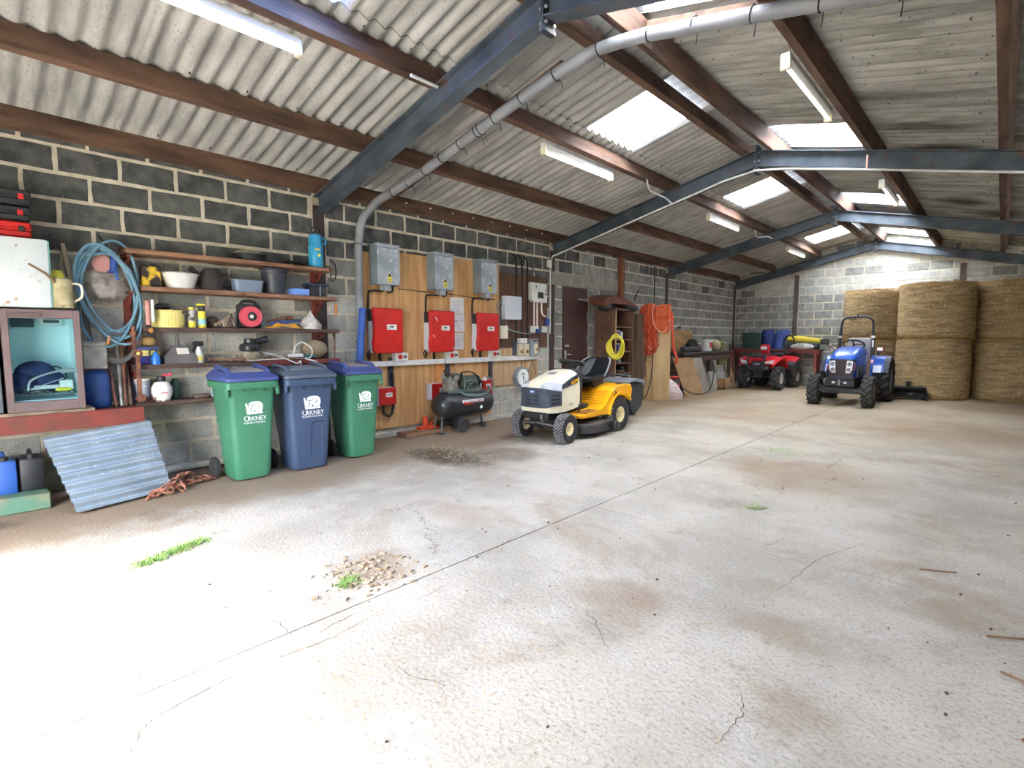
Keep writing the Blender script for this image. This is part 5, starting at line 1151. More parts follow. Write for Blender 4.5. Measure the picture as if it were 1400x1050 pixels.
# seat
g = G(); SEATM = mat('seat_black', (26, 30, 38), .35)
def srow(x, z, w_, th_, cup): return [(x, -w_, z + cup), (x, -w_ * .6, z), (x, 0, z - .01), (x, w_ * .6, z), (x, w_, z + cup), (x - .0, w_ * .95, z + cup - th_), (x, 0, z - th_ - .02), (x, -w_ * .95, z + cup - th_)]
g.rings([srow(.42, .745, .15, .03, .005), srow(.40, .765, .2, .05, .02), srow(.22, .765, .235, .07, .06), srow(.06, .77, .25, .09, .09)])
def brow(x, z, w_, cup, d): return [(x + cup, -w_, z), (x, -w_ * .6, z), (x - .01, 0, z), (x, w_ * .6, z), (x + cup, w_, z), (x + cup - d * .4, w_ * .96, z - .01), (x - d, 0, z - .02), (x + cup - d * .4, -w_ * .96, z - .01)]
g.rings([brow(.06, .77, .25, .1, .1), brow(-.02, .86, .26, .14, .07), brow(-.09, .96, .25, .13, .06), brow(-.13, 1.02, .215, .1, .05), brow(-.145, 1.055, .13, .04, .03)])
P('seat', g, SEATM, t)
pts = [(.16, .25, .80), (.12, .262, .86), (.04, .252, .96), (-.03, .22, 1.02), (-.09, .16, 1.05)]
for s_ in (-1, 1): P('seat_piping', G().tube(curve([(x, y * s_, z) for x, y, z in pts], 5), .012, 6), mat('piping_grey', (150, 154, 160), .5), t)
P('seat_base', G().prism([(.0, .66), (.26, .64), (.30, .72), (.04, .74)], -.14, .14, 'y'), BLACK, t)
sw = P('steering_wheel', G().torus((0, 0, 0), .175, .017, 'z', 28, 8), BLACK, t, (.62, 0, 1.0), (0, -.22, 0))
P('spoke', G().bar((0, 0, -.03), (.16, .08, 0), .03, .012).bar((0, 0, -.03), (.16, -.08, 0), .03, .012).bar((0, 0, -.03), (-.17, 0, 0), .04, .012).cyl((0, 0, -.05), (0, 0, -.01), .05, n=14), BLACK, sw)
P('steering_column', G().cyl((.72, 0, .86), (.63, 0, .98), .035, n=12), BLACK, t)
# chassis, axle, deck, collector
P('chassis', G().box((.72, 0, .36), (1.35, .3, .1), .01).box((1.34, 0, .345), (.14, .42, .1), .01), mat('frame_black', (34, 34, 36), .6), t)
P('front_axle', G().bar((1.24, -.31, .2), (1.24, 0, .26), .05, .05).bar((1.24, .31, .2), (1.24, 0, .26), .05, .05).cyl((1.24, -.33, .188), (1.24, .33, .188), .018, n=8).box((1.28, .15, .25), (.03, .05, .08)).tube([(1.12, -.3, .2), (1.08, 0, .22), (1.12, .3, .2)], .012, 6), mat('frame_black', (34, 34, 36)), t)
P('tie_rod', G().tube([(1.34, -.25, .22), (1.36, .0, .24), (1.34, .25, .22)], .012, 6).cyl((1.36, .1, .28), (1.4, .1, .28), .018, n=8), STEELB, t)
P('bonnet_hook', G().box((1.41, .1, .33), (.02, .02, .06), .004), SILVER, t)
def dk(z, s_, e=0):
    o = []
    for i in range(28):
        a = 2 * PI * i / 28; c_, q = math.cos(a), math.sin(a); o.append((.58 + .36 * s_ * (abs(c_) ** .6) * (1 if c_ > 0 else -1), (.485 * s_ + e) * (abs(q) ** .55) * (1 if q > 0 else -1), z))
    return o
DK = mat('deck_black', (44, 44, 48), .45, c2=(60, 58, 56), scale=10)
P('cutting_deck', G().rings([dk(.07, 1), dk(.075, 1.02), dk(.19, 1.0), dk(.205, .95), dk(.23, .8), dk(.25, .5)]), DK, t)
P('deck_rim', G().rings([dk(.178, 1.02), dk(.20, 1.02), dk(.20, .96), dk(.178, .96)], False, False), mat('deck_rim', (92, 88, 84), .5), t)
for s_ in (-1, 1): P('gauge_wheel', G().lathe([(.001, -.025), (.05, -.025), (.06, -.012), (.06, .012), (.05, .025), (.001, .03)], 18, (.24, s_ * .50, .13), 'y').box((.28, s_ * .46, .17), (.1, .02, .03)), BLACK, t)
BAG = mat('bag_black', (48, 52, 58), .7, c2=(36, 38, 44), scale=12); 
g = G(); g.prism([(-.33, .34), (-.32, .66), (-.46, .70), (-.74, .655), (-.79, .56), (-.79, .3), (-.56, .14), (-.45, .2)], -.36, .36, 'y', .03); P('grass_collector', g, BAG, t)
g = G(); g.prism([(-.32, .655), (-.33, .69), (-.50, .735), (-.76, .70), (-.82, .6), (-.79, .58), (-.72, .66), (-.48, .70)], -.385, .385, 'y', .012); P('collector_lid', g, mat('lid_slate', (112, 116, 122), .5), t)
P('collector_handle', G().tube(curve([(-.60, -.2, .72), (-.66, -.18, .755), (-.66, .18, .755), (-.60, .2, .72)], 4), .012, 8), mat('lid_slate', (112, 116, 122)), t)

# ------------------------------------------------------------------ compact tractor
HD = -PI / 2
t = T('compact_tractor', 'blue compact tractor with black roll bar parked before the bales', 'tractor', (3.75, 13.45, 0), HD)
TB = mat('tractor_blue', (34, 92, 190), .3, c2=(28, 80, 172), scale=4); TRIM = mat('rim_grey', (120, 124, 130), .5)
for y in (-.46, .46): wheel(t, (1.5, y, .30), .30, .19, .15, 'ag', TRIM)
for y in (-.50, .50): wheel(t, (0, y, .45), .45, .27, .24, 'ag', TRIM)
def hs(x, w_, z0, z1): return sec(x, w_, z0, z1, 16, .42)
g = G(); g.rings([hs(.62, .27, .62, 1.14), hs(.7, .275, .6, 1.16), hs(1.0, .265, .58, 1.14), hs(1.3, .25, .56, 1.06), hs(1.5, .23, .56, .99), hs(1.58, .205, .57, .93)])
P('hood', g, TB, t)
g = G(); g.rings([[(1.50, -.225, .58), (1.5, .225, .58), (1.5, .225, .92), (1.5, -.225, .92)], [(1.60, -.20, .58), (1.6, .2, .58), (1.6, .19, .92), (1.6, -.19, .92)], [(1.625, -.08, .58), (1.625, .08, .58), (1.62, .08, .92), (1.62, -.08, .92)]])
gr = P('grille', g, mat('grille_dark', (52, 38, 44), .5), t)
for k in range(7): P('bar', G().box((1.626, 0, .62 + .045 * k), (.008, .15, .012)), BLACK, gr)
for s_ in (-1, 1):
    hl = P('headlight', G().prism([(s_ * .085, .66), (s_ * .10, .90), (s_ * .20, .885), (s_ * .19, .72), (s_ * .15, .655)], 1.606, 1.63, 'x'), mat('lamp_white', (232, 234, 240), .25), t)
    for z in (.83, .72): P('lamp', G().torus((1.632, s_ * (.145 if z > .8 else .135), z), .03, .007, 'x', 16, 6).cyl((1.628, s_ * (.145 if z > .8 else .135), z), (1.634, s_ * (.145 if z > .8 else .135), z), .016, n=10), BLACK, hl)
    P('marker', G().box((1.56, s_ * .222, .78), (.07, .02, .14), .004), mat('marker_wine', (120, 40, 60), .4), hl)
    P('side_panel', G().prism([(.66, .62), (.68, .80), (1.5, .78), (1.52, .58)], s_ * .25, s_ * .272, 'y'), mat('side_black', (34, 34, 38), .5), t)
    P('side_stripe', G().box((.78, s_ * .277, .90), (.03, .004, .2)), PRINT, t)
g = G(); g.box((1.58, 0, .52), (.12, .46, .1), .01).box((1.66, 0, .44), (.06, .5, .1), .01).box((1.4, 0, .45), (.5, .24, .16)); P('front_weight_frame', g, mat('frame_black', (34, 34, 36)), t)
g = G(); g.box((1.70, .1, .47), (.02, .05, .04), .004).box((1.70, -.1, .47), (.02, .05, .04), .004).cyl((1.7, 0, .42), (1.7, 0, .54), .014, n=8); P('tow_pin', g, SILVER, t)
P('front_axle', G().bar((1.5, -.4, .3), (1.5, .4, .3), .12, .1).box((1.5, .36, .33), (.14, .08, .16), .01).box((1.5, -.36, .33), (.14, .08, .16), .01).tube([(1.62, -.38, .3), (1.62, .38, .3)], .015, 8), mat('axle_black', (44, 48, 54), .5), t)
P('transmission', G().box((.7, 0, .46), (1.3, .3, .3), .02).cyl((0, -.38, .45), (0, .38, .45), .1, n=14).box((.6, 0, .26), (.5, .34, .05)), mat('frame_black', (34, 34, 36)), t)
P('footboard', G().box((.6, .34, .42), (.5, .2, .02)).box((.6, -.34, .42), (.5, .2, .02)), BLACK, t)
for s_ in (-1, 1):
    g = G(); A_ = arc(0, .45, .5, 20, 170, 14); prf = []
    for (x, z) in A_: prf.append([(x, s_ * .33, z), (x, s_ * .53, z), (x * 1.03, s_ * .53, .45 + (z - .45) * 1.04), (x * 1.03, s_ * .33, .45 + (z - .45) * 1.04)])
    g.rings(prf); P('mudguard', g, TB, t)
    g = G(); g.rings([[(x * a_, s_ * y, .45 + (z - .45) * a_) for y, a_ in ((.53, .99), (.615, .97), (.615, 1.01), (.53, 1.05))] for x, z in A_]); P('mudguard_edge', g, mat('mudguard_grey', (64, 70, 82), .55), t)
    P('step_decal', G().box((.505, s_ * .43, .70), (.012, .14, .16), m=Matrix.Rotation(-.45, 4, 'Y')), mat('decal_white', (206, 216, 236), .5), t)
    P('fender_panel', G().prism([(.1, .5), (.12, .98), (.36, .96), (.52, .72), (.5, .46)], s_ * .30, s_ * .345, 'y', .006), TB, t)
    P('fender_decal', G().box((.44, s_ * .325, .83), (.012, .05, .13), m=Matrix.Rotation(-.5, 4, 'Y')), mat('decal_pink', (226, 170, 186), .5), t)
    P('indicator', G().box((.2, s_ * .42, 1.10), (.09, .14, .09), .015), mat('lens_red', (150, 40, 40), .3), t); P('lamp_stem', G().box((.2, s_ * .40, 1.03), (.04, .05, .1)), BLACK, t)
    P('indicator_lens', G().box((.25, s_ * .42, 1.1), (.02, .1, .07), .006), mat('lamp_white', (232, 234, 240)), t)
g = G(); g.tube(curve([(.26, -.30, 1.34), (.26, -.28, 1.66), (.26, -.24, 1.74), (.26, -.16, 1.775), (.26, 0, 1.78), (.26, .16, 1.775), (.26, .24, 1.74), (.26, .28, 1.66), (.26, .30, 1.34)], 5), .024, 8)
P('roll_bar', g, BLACK, t)
for s_ in (-1, 1): P('roll_bar_post', G().box((.26, s_ * .30, 1.12), (.07, .06, .62), .008), BLACK, t); P('post_pin', G().box((.30, s_ * .30, 1.36), (.02, .07, .05), .004), SILVER, t)
P('post_label', G().box((.297, .30, 1.22), (.004, .03, .14)), PRINT, t)
P('beacon_mount', G().cyl((.26, 0, 1.78), (.26, 0, 1.84), .02, n=10).tube(curve([(.28, -.02, 1.76), (.3, -.1, 1.72), (.28, -.14, 1.75)], 4), .012, 6), BLACK, t)
P('seat', G().box((.12, 0, .92), (.42, .42, .1), .04, seg=2).box((-.1, 0, 1.14), (.1, .42, .40), .04, seg=2), mat('seat_grey', (176, 174, 178), .5), t)
sw = P('steering_wheel', G().torus((0, 0, 0), .19, .016, 'z', 26, 8), BLACK, t, (.50, 0, 1.2), (0, -.5, 0)); P('spoke', G().bar((-.17, 0, 0), (.17, 0, 0), .03, .012).bar((0, 0, 0), (0, .17, 0), .03, .012).bar((0, 0, 0), (-.0, 0, -.16), .04, .04), BLACK, sw)
P('dashboard', G().box((.58, 0, 1.05), (.12, .4, .22), .03, seg=2), mat('dash_grey', (58, 58, 66)), t)
P('mirror', G().box((.62, -.52, 1.26), (.03, .17, .11), .015).tube([(.6, -.26, 1.05), (.62, -.46, 1.18), (.62, -.52, 1.24)], .01, 6), BLACK, t)
P('exhaust', G().tube(curve([(1.2, -.26, .5), (1.25, -.33, .5), (1.3, -.34, .42)], 4), .022, 8), STEELB, t)
P('drag_link', G().bar((.75, .36, .36), (1.42, .38, .3), .02, .02).sph((1.42, .38, .3), .03, 8, 6), STEELB, t)
t = T('scraper_blade', 'black grader blade on the ground behind the tractor', 'grader', (4.47, 14.22, 0), HD + .25)
FB = mat('frame_black', (34, 34, 36))
P('side_plate', G().prism([(-.25, .0), (.3, .0), (.3, .12), (.05, .26), (-.25, .28)], .38, .41, 'y'), FB, t); P('side_plate', G().prism([(-.25, .0), (.3, .0), (.3, .12), (.05, .26), (-.25, .28)], -.62, -.59, 'y'), FB, t)
P('blade', G().box((-.1, -.1, .13), (.03, 1.0, .2)).box((.12, -.1, .10), (.03, 1.0, .12)), FB, t); P('top_frame', G().box((.0, -.1, .27), (.5, 1.0, .02)).box((.1, .1, .33), (.08, .08, .14)), FB, t); P('tine', G().bar((.2, .1, .12), (.0, .3, .16), .03, .03), STEELB, t)

# ------------------------------------------------------------------ quad bike
QF = Vector((-.05, -.9987, 0)); QA = math.atan2(QF.y, QF.x); qc = Vector((1.46, 14.44, 0)) - QF * 1.16
t = T('quad_bike', 'red quad bike with black front bumper parked in the corner', 'quad bike', qc, QA)
QR = mat('quad_red', (206, 28, 46), .3, c2=(190, 22, 40), scale=4); QS = mat('quad_rim', (170, 168, 160), .45, .3); QB = mat('quad_black', (40, 44, 50), .6, c2=(54, 58, 64), scale=8)
for y in (-.42, .42):
    wheel(t, (1.16, y, .305), .305, .2, .14, 'atv', QS, 0); wheel(t, (0, y, .305), .305, .25, .14, 'atv', QS)
def frow(x, z, y0, y1, th_=.03, drop=.05): return [(x, y0, z - drop * .2), (x, (y0 + y1) / 2, z), (x, y1, z - drop), (x, y1, z - drop - th_), (x, (y0 + y1) / 2, z - th_), (x, y0, z - drop * .2 - th_)]
for s_ in (-1, 1):
    g = G(); g.rings([frow(.70, .60, s_ * .2, s_ * .5), frow(.82, .74, s_ * .17, s_ * .52), frow(1.0, .86, s_ * .14, s_ * .54), frow(1.2, .87, s_ * .13, s_ * .53), frow(1.38, .80, s_ * .13, s_ * .48), frow(1.5, .70, s_ * .15, s_ * .42)]); P('front_fender', g, QR, t)
    g = G(); g.rings([frow(.42, .62, s_ * .2, s_ * .52), frow(.25, .78, s_ * .16, s_ * .55), frow(.05, .86, s_ * .14, s_ * .56), frow(-.1, .85, s_ * .14, s_ * .55), frow(-.2, .80, s_ * .14, s_ * .5)]); P('rear_fender', g, QR, t)
    P('mud_flap', G().prism([(.34, .30), (.46, .30), (.5, .62), (.36, .72), (.3, .6)], s_ * .34, s_ * .55, 'y', .01), QB, t)
    P('headlight', G().prism([(s_ * .22, .66), (s_ * .20, .72), (s_ * .34, .77), (s_ * .43, .78), (s_ * .38, .68)], 1.46, 1.50, 'x'), mat('lamp_white', (232, 234, 240)), t)
    P('suspension', G().bar((1.16, s_ * .1, .36), (1.16, s_ * .36, .30), .06, .03).bar((1.16, s_ * .14, .62), (1.18, s_ * .3, .34), .05, .05), QB, t)
P('body', G().box((.56, 0, .6), (.7, .28, .36), .04, seg=2).box((.7, 0, .82), (.36, .24, .16), .05, seg=2), QR, t)
P('engine', G().box((.55, 0, .4), (.6, .34, .26), .03).box((1.2, 0, .45), (.4, .26, .3), .02).cyl((0, -.3, .305), (0, .3, .305), .05, n=10), QB, t)
P('seat', G().box((.22, 0, .88), (.62, .28, .12), .05, seg=2), BLACK, t)
P('headlight_pod', G().box((.98, 0, 1.08), (.14, .24, .17), .05, seg=2).box((.95, 0, .96), (.14, .2, .12), .03), QR, t); P('pod_lamp', G().box((1.055, 0, 1.07), (.02, .16, .085), .012), mat('lamp_white', (232, 234, 240)), t)
P('handlebar', G().tube(curve([(.78, -.40, 1.0), (.86, -.28, 1.03), (.9, -.12, 1.0), (.9, .12, 1.0), (.86, .28, 1.03), (.78, .40, 1.0)], 4), .013, 8).cyl((.78, .40, 1.0), (.72, .46, .99), .02, n=8).cyl((.78, -.40, 1.0), (.72, -.46, .99), .02, n=8), BLACK, t)
P('front_rack', G().tube([(.98, -.34, .92), (1.4, -.32, .90), (1.4, .32, .90), (.98, .34, .92)], .013, 8).bar((1.12, -.33, .91), (1.12, .33, .91), .015, .015).bar((1.26, -.33, .905), (1.26, .33, .905), .015, .015), QB, t)
P('rear_rack', G().tube([(.1, -.34, .94), (-.22, -.32, .94), (-.22, .32, .94), (.1, .34, .94)], .013, 8).bar((-.02, -.33, .94), (-.02, .33, .94), .015, .015).bar((-.12, -.33, .94), (-.12, .33, .94), .015, .015).bar((-.1, -.3, .94), (-.1, -.3, .84), .02, .02).bar((-.1, .3, .94), (-.1, .3, .84), .02, .02), QB, t)
fb = P('front_bumper', G().tube(curve([(1.50, -.20, .88), (1.56, -.20, .72), (1.56, -.18, .58), (1.52, -.1, .52), (1.52, .1, .52), (1.56, .18, .58), (1.56, .20, .72), (1.50, .20, .88)], 4), .03, 8).box((1.50, 0, .56), (.06, .62, .12), .03, seg=2).box((1.48, 0, .66), (.05, .30, .16), .02).bar((1.51, -.19, .86), (1.51, .19, .86), .02, .04), QB, t)
text('HONDA', .045, PRINT, fb, (1.506, 0, .665), (PI / 2, 0, PI / 2))
P('nose_trim', G().bar((1.47, -.13, .83), (1.47, .13, .83), .03, .02).box((1.40, 0, .77), (.12, .26, .08), .02), QR, t)
# ------------------------------------------------------------------ tall cabinet beside the door
CW = mat('cabinet_wood', (122, 90, 72), .8, c2=(94, 70, 58), scale=3, stretch=(4, 4, .6), speck=((140, 112, 90), 9, .68))
t = T('tool_cabinet', 'tall open brown cabinet of shelves beside the brown door', 'cabinet', (0, 8.84, 0))
for y in (.012, .69): P('side_panel', G().box((.26, y, .95), (.48, .024, 1.9), .003), CW, t)
P('back_panel', G().box((.03, .35, .95), (.02, .66, 1.9)), CW, t); P('top_panel', G().box((.26, .35, 1.9), (.5, .72, .03), .003), CW, t)
for z in (.3, .62, .82, 1.06, 1.30, 1.55): P('shelf', G().box((.25, .35, z), (.42, .65, .022)), CW, t)
P('front_edge', G().box((.505, .012, .95), (.012, .03, 1.9)), mat('edge_pale', (176, 142, 112), .8), t)
S('wood_post', 'reddish brown timber post up the wall above the cabinet', 'post', G().box((.05, 9.76, 2.5), (.09, .14, 1.08), .004), mat('post_wood', (146, 92, 64), .8, c2=(110, 66, 48), scale=4, stretch=(6, 6, .7)))
S('curved_offcut', 'thick curved brown timber piece on top of the cabinet', 'timber', G().rings([[(.1, 8.5 + .0, 1.99), (.5, 8.45, 1.93), (.5, 8.45, 2.06), (.1, 8.5, 2.12)], [(.1, 8.8, 2.03), (.5, 8.75, 2.0), (.5, 8.75, 2.16), (.1, 8.8, 2.19)], [(.1, 9.3, 2.02), (.48, 9.25, 2.0), (.48, 9.25, 2.13), (.1, 9.3, 2.16)], [(.1, 9.75, 1.96), (.46, 9.7, 1.94), (.46, 9.7, 2.02), (.1, 9.75, 2.05)]]), mat('offcut', (134, 82, 62), .8, c2=(92, 60, 48), scale=5, stretch=(3, .8, 3)))
S('black_sack', 'black plastic sack on the near corner of the cabinet top', 'sack', G().sph((.38, 8.66, 1.93), .13, 12, 8, (1.1, 1.2, .7)), mat('sack_black', (30, 28, 30), .5, bump=.6, bscale=14))
S('tarp_roll', 'dark grey crumpled sheet hanging over the cabinet front', 'sheet', G().sph((.44, 9.50, 1.93), .15, 12, 8, (.9, 1.6, .45)).sph((.5, 9.32, 1.95), .09, 10, 6, (.8, 1.6, .6)), mat('sheet_dark', (54, 54, 56), .8, c2=(34, 34, 36), scale=16, bump=.5, bscale=20))
t = T('yellow_hose', 'coiled yellow hose hanging on the front edge of the brown cabinet', 'hose')
hd_ = Vector((.84, .54, 0))
for k in range(6):
    a, b_ = .10 + .013 * k, .19 + .016 * (k % 4); c = Vector((.60, 8.72, 1.20 - .01 * k)) + Vector((.54, -.84, 0)) * (.012 * k - .03)
    P('loop', G().tube([c + hd_ * (a * math.cos(2 * PI * j / 28) + .02 * math.sin(4 * PI * j / 28 + k)) + Vector((0, 0, b_ * math.sin(2 * PI * j / 28))) for j in range(28)], .0155, 7, closed=True), mat('hose_yellow', (232, 220, 66), .5), t)
P('hook', G().bar((.48, 8.86, 1.36), (.62, 8.70, 1.38), .012, .012), STEELB, t)
S('wire_ring', 'rusty wire ring hanging on the cabinet side', 'wire', G().torus((.3, 8.828, 1.66), .09, .006, 'y', 20, 6).torus((.28, 8.826, 1.64), .085, .006, 'y', 20, 6), RUSTY)
S('wire_ring', 'small tangle of chain below the wire ring on the cabinet', 'chain', G().torus((.2, 8.826, 1.36), .05, .012, 'y', 16, 6).torus((.22, 8.826, 1.30), .04, .012, 'y', 16, 6), RUSTY)
for k, (y, z, h, r, c, lb) in enumerate(((8.98, 1.561, .16, .035, 'w', 'white bottle on the top cabinet shelf'), (9.10, 1.311, .19, .034, 'red', 'red topped bottle on the second cabinet shelf'), (9.19, 1.311, .18, .034, 'blue', 'blue bottle on the second cabinet shelf'),
                                (9.29, 1.311, .17, .034, 'w', 'white bottle at the right of the second cabinet shelf'), (9.16, 1.071, .16, .05, 'blue', 'blue tin on the third cabinet shelf'), (9.32, 1.071, .10, .04, 'dark', 'dark tin on the third cabinet shelf'),
                                (9.06, .831, .13, .045, 'dark', 'dark pot on the fourth cabinet shelf'), (9.2, .831, .1, .05, 'pale', 'pale cup on the fourth cabinet shelf'), (9.34, .631, .12, .05, 'dark', 'black pot on the fifth cabinet shelf'))):
    cc = {'w': WHITE, 'red': REDP, 'blue': BLUE, 'dark': BLACK, 'pale': GREY}[c]
    can('bottle' if 'bottle' in lb else 'tin', lb, 'bottle' if 'bottle' in lb else 'tin', (.36, y, z), r, h, cc, WHITE if c in ('red', 'blue') else GREYD)
t = T('toolbox', 'red box with white lid low in the brown cabinet', 'box', (.36, 9.02, .311)); P('case', G().box((0, 0, .11), (.22, .24, .22), .012), REDP, t); P('lid', G().box((0, 0, .235), (.23, .25, .03), .01), mat('lid_pink', (226, 186, 186), .5), t)
S('plane_block', 'brown wooden block on the cabinet shelf above the red box', 'block', G().box((.36, 9.2, .66), (.14, .3, .05), .01), WOOD_D)

# ------------------------------------------------------------------ cream board with the orange net and ropes
t = T('cream_board', 'tall worn cream board standing across the wall under orange ropes', 'board', (0, 0, 0))
CB = mat('cream_board', (214, 186, 140), .8, c2=(192, 158, 108), scale=2.5, stretch=(3, 3, .6), speck=((130, 96, 66), 6, .68))
g = G(); g.M = Matrix.Translation((.62, 10.25, 0)) @ Matrix.Rotation(.32, 4, 'Z')
g.box((-.19, 0, .95), (.26, .03, 1.9), .004); P('panel', g, CB, t)
g = G(); g.M = Matrix.Translation((.62, 10.25, 0)) @ Matrix.Rotation(.32, 4, 'Z'); g.box((.13, 0, .93), (.36, .03, 1.86), .004); P('panel', g, mat('cream_board2', (222, 194, 148), .8, c2=(204, 172, 122), scale=2.5, stretch=(3, 3, .6)), t)
g = G(); g.M = Matrix.Translation((.62, 10.25, 0)) @ Matrix.Rotation(.32, 4, 'Z')
g.prism([(-.29, .5), (-.19, .5), (-.2, .8), (-.17, .95), (-.21, 1.1), (-.29, 1.08)], -.019, -.014, 'y'); P('bare_patch', g, mat('bare_wood', (142, 116, 94), .9, c2=(112, 90, 74), scale=14), t)
g = G(); g.M = Matrix.Translation((.62, 10.25, 0)) @ Matrix.Rotation(.32, 4, 'Z'); g.tube(curve([(-.02, -.03, 1.5), (-.04, -.03, 1.0), (-.07, -.03, .5), (-.16, -.03, .1), (-.24, -.03, .03)], 5), .009, 6)
S('hanging_flex', 'black flex hanging down the front of the cream board', 'cable', g, CABLE)
S('grey_door_frame', 'weathered grey brown board between the cabinet and cream board', 'board', G().box((.30, 9.95, .93), (.42, .05, 1.84), .004, m=Matrix.Rotation(.2, 4, 'Z')), mat('weathered', (128, 106, 88), .85, c2=(100, 82, 70), scale=3, stretch=(4, 4, .6)))
def strands(x0, x1, zt, zb, n, y, depth, r, tight=0):
    g = G()
    for i in range(n):
        x = x0 + (x1 - x0) * (i + R.uniform(-.4, .4)) / n; f = math.sin(PI * min(1, max(0, (i + .5) / n))) ** .5
        z1 = zt - R.uniform(0, .05) - (1 - f) * .12; z0 = zb + R.uniform(0, .10) + (1 - f) * .2
        yy = y - R.uniform(0, depth) * f; xx = x + R.uniform(-.04, .04)
        g.tube(curve([(x * .5 + .62 * .5 * 0 + x * .5, y + .02, z1), (xx, yy - .03, z1 - .08), (x + R.uniform(-.03, .03), yy - .03, (z1 + z0) / 2), (xx, yy, z0), (xx + R.uniform(-.05, .05), yy + .02, z0 - .02)], 3), r, 5)
    return g
S('orange_net', 'thick bundle of orange netting draped over the cream board', 'net', strands(.34, .70, 2.07, 1.0, 130, 10.14, .14, .014), ORANGE, kind='stuff')
g = G(); g.rings([[(.70, 10.2, 2.02), (.92, 10.28, 2.02), (.92, 10.2, 1.98), (.7, 10.1, 1.98)], [(.68, 10.2, 1.8), (.94, 10.3, 1.8), (.94, 10.18, 1.8), (.68, 10.06, 1.8)], [(.70, 10.2, 1.55), (.92, 10.3, 1.55), (.92, 10.18, 1.55), (.7, 10.06, 1.55)], [(.76, 10.22, 1.44), (.88, 10.26, 1.44), (.86, 10.2, 1.44), (.78, 10.16, 1.44)]])
for i in range(26):
    x = .68 + .27 * R.random(); g.tube(curve([(x, 10.26, 2.03), (x + .02, 10.1 + .1 * (x - .68), 1.9), (x, 10.07 + .3 * (x - .68), 1.7), (x + R.uniform(-.04, .04), 10.07 + .3 * (x - .68), 1.5 + .1 * R.random())], 3), .013, 5)
S('orange_sheet', 'folded orange fabric and straps beside the orange netting', 'fabric', g, mat('orange_cloth', (226, 112, 72), .8, c2=(200, 84, 46), scale=10))
S('pink_rope', 'pale pink rope looped over the orange netting', 'rope', G().tube(curve([(.66, 10.1, 2.04), (.52, 10.0, 1.8), (.48, 9.98, 1.45), (.55, 10.0, 1.2), (.66, 10.02, 1.1)], 6), .011, 6).tube(curve([(.64, 10.1, 2.05), (.66, 10.0, 1.85), (.72, 10.0, 1.6), (.84, 10.06, 1.46), (.92, 10.14, 1.55), (.92, 10.16, 1.95)], 6), .011, 6), mat('rope_pink', (226, 168, 150), .7))
S('red_strap', 'dark orange strap with hook hanging at the board edge', 'strap', G().tube(curve([(.88, 10.335, 1.93), (.96, 10.30, 1.8), (.98, 10.28, 1.5), (1.0, 10.30, 1.2), (1.02, 10.32, 1.0)], 5), .022, 6).tube(curve([(.98, 10.3, 1.15), (1.04, 10.34, 1.0), (1.06, 10.36, .85), (1.02, 10.36, .80)], 5), .026, 6), mat('strap_red', (204, 66, 46), .6))
S('thin_cable', 'thin dark cable hanging from the eaves above the orange netting', 'cable', G().tube(curve([(.03, 11.25, 3.0), (.035, 11.25, 2.4), (.05, 11.2, 2.1)], 5), .012, 6), CABLE)
S('iron_rod', 'short dark rod stuck in the wall above the cabinet', 'rod', G().cyl((.02, 10.35, 2.16), (.05, 10.5, 2.4), .012, n=6), CABLE)

# ------------------------------------------------------------------ far corner bench and the boards leaning on it
t = T('workbench', 'black topped workbench along the wall in the far left corner', 'bench', (.38, 12.9, 0))
P('worktop', G().box((0, 0, .97), (.7, 3.0, .06), .005), mat('bench_black', (44, 42, 44), .7, c2=(62, 58, 56), scale=6), t)
P('apron', G().box((.3, 0, .86), (.03, 2.9, .16)), WOOD_D, t)
for x in (-.28, .28):
    for y in (-1.4, .2, 1.4): P('leg', G().box((x, y, .47), (.07, .07, .94)), WOOD_D, t)
t = T('white_bucket', 'white bucket with red label on the black workbench', 'bucket', (.5, 13.2, 1.0)); P('body', G().lathe([(.115, 0), (.14, .27), (.15, .275), (.15, .3), (.001, .3)], 22), WHITE, t)
P('label_patch', G().box((.128, -.03, .16), (.012, .12, .13), m=Matrix.Rotation(.1, 4, 'Y')), REDP, t); P('handle', G().tube(curve([(0, -.15, .27), (.12, -.12, .2), (.15, 0, .17), (.12, .12, .2), (0, .15, .27)], 4), .005, 5), STEELB, t)
S('black_pots', 'clump of black gear on the bench behind the white bucket', 'gear', G().sph((.2, 13.0, 1.16), .16, 12, 8, (.8, 1.4, 1)).sph((.25, 12.75, 1.12), .11, 10, 6, (1, 1.2, 1)), mat('gear_black', (38, 38, 40), .8, bump=.6, bscale=20))
S('dark_bag', 'dark red and black bag right of the white bucket', 'bag', G().sph((.4, 13.52, 1.14), .15, 12, 8, (.8, .9, 1.05)), mat('bag_darkred', (74, 40, 46), .8))
S('wall_board', 'plain wooden board propped on the bench against the wall', 'board', G().box((.05, 12.72, 1.28), (.03, 1.2, .52), .003), mat('wall_board', (176, 142, 96), .8, c2=(150, 116, 74), scale=3, stretch=(3, .6, 3)))
S('rolled_mat', 'dark rolled mat with white end on the workbench front', 'roll', G().cyl((.62, 11.55, 1.06), (.66, 12.35, 1.07), .07, n=16).cyl((.66, 12.35, 1.07), (.661, 12.40, 1.07), .05, n=14), mat('mat_dark', (66, 64, 66), .8))
S('red_pliers', 'small red handled tool standing beside the rolled mat', 'tool', G().bar((.55, 12.5, 1.0), (.55, 12.42, 1.16), .03, .03).bar((.55, 12.5, 1.0), (.55, 12.58, 1.14), .03, .03), REDP)
S('black_box_small', 'tiny black box fixed on the block wall above the board', 'box', G().box((.02, 12.62, 1.60), (.04, .12, .06)), BLACK)
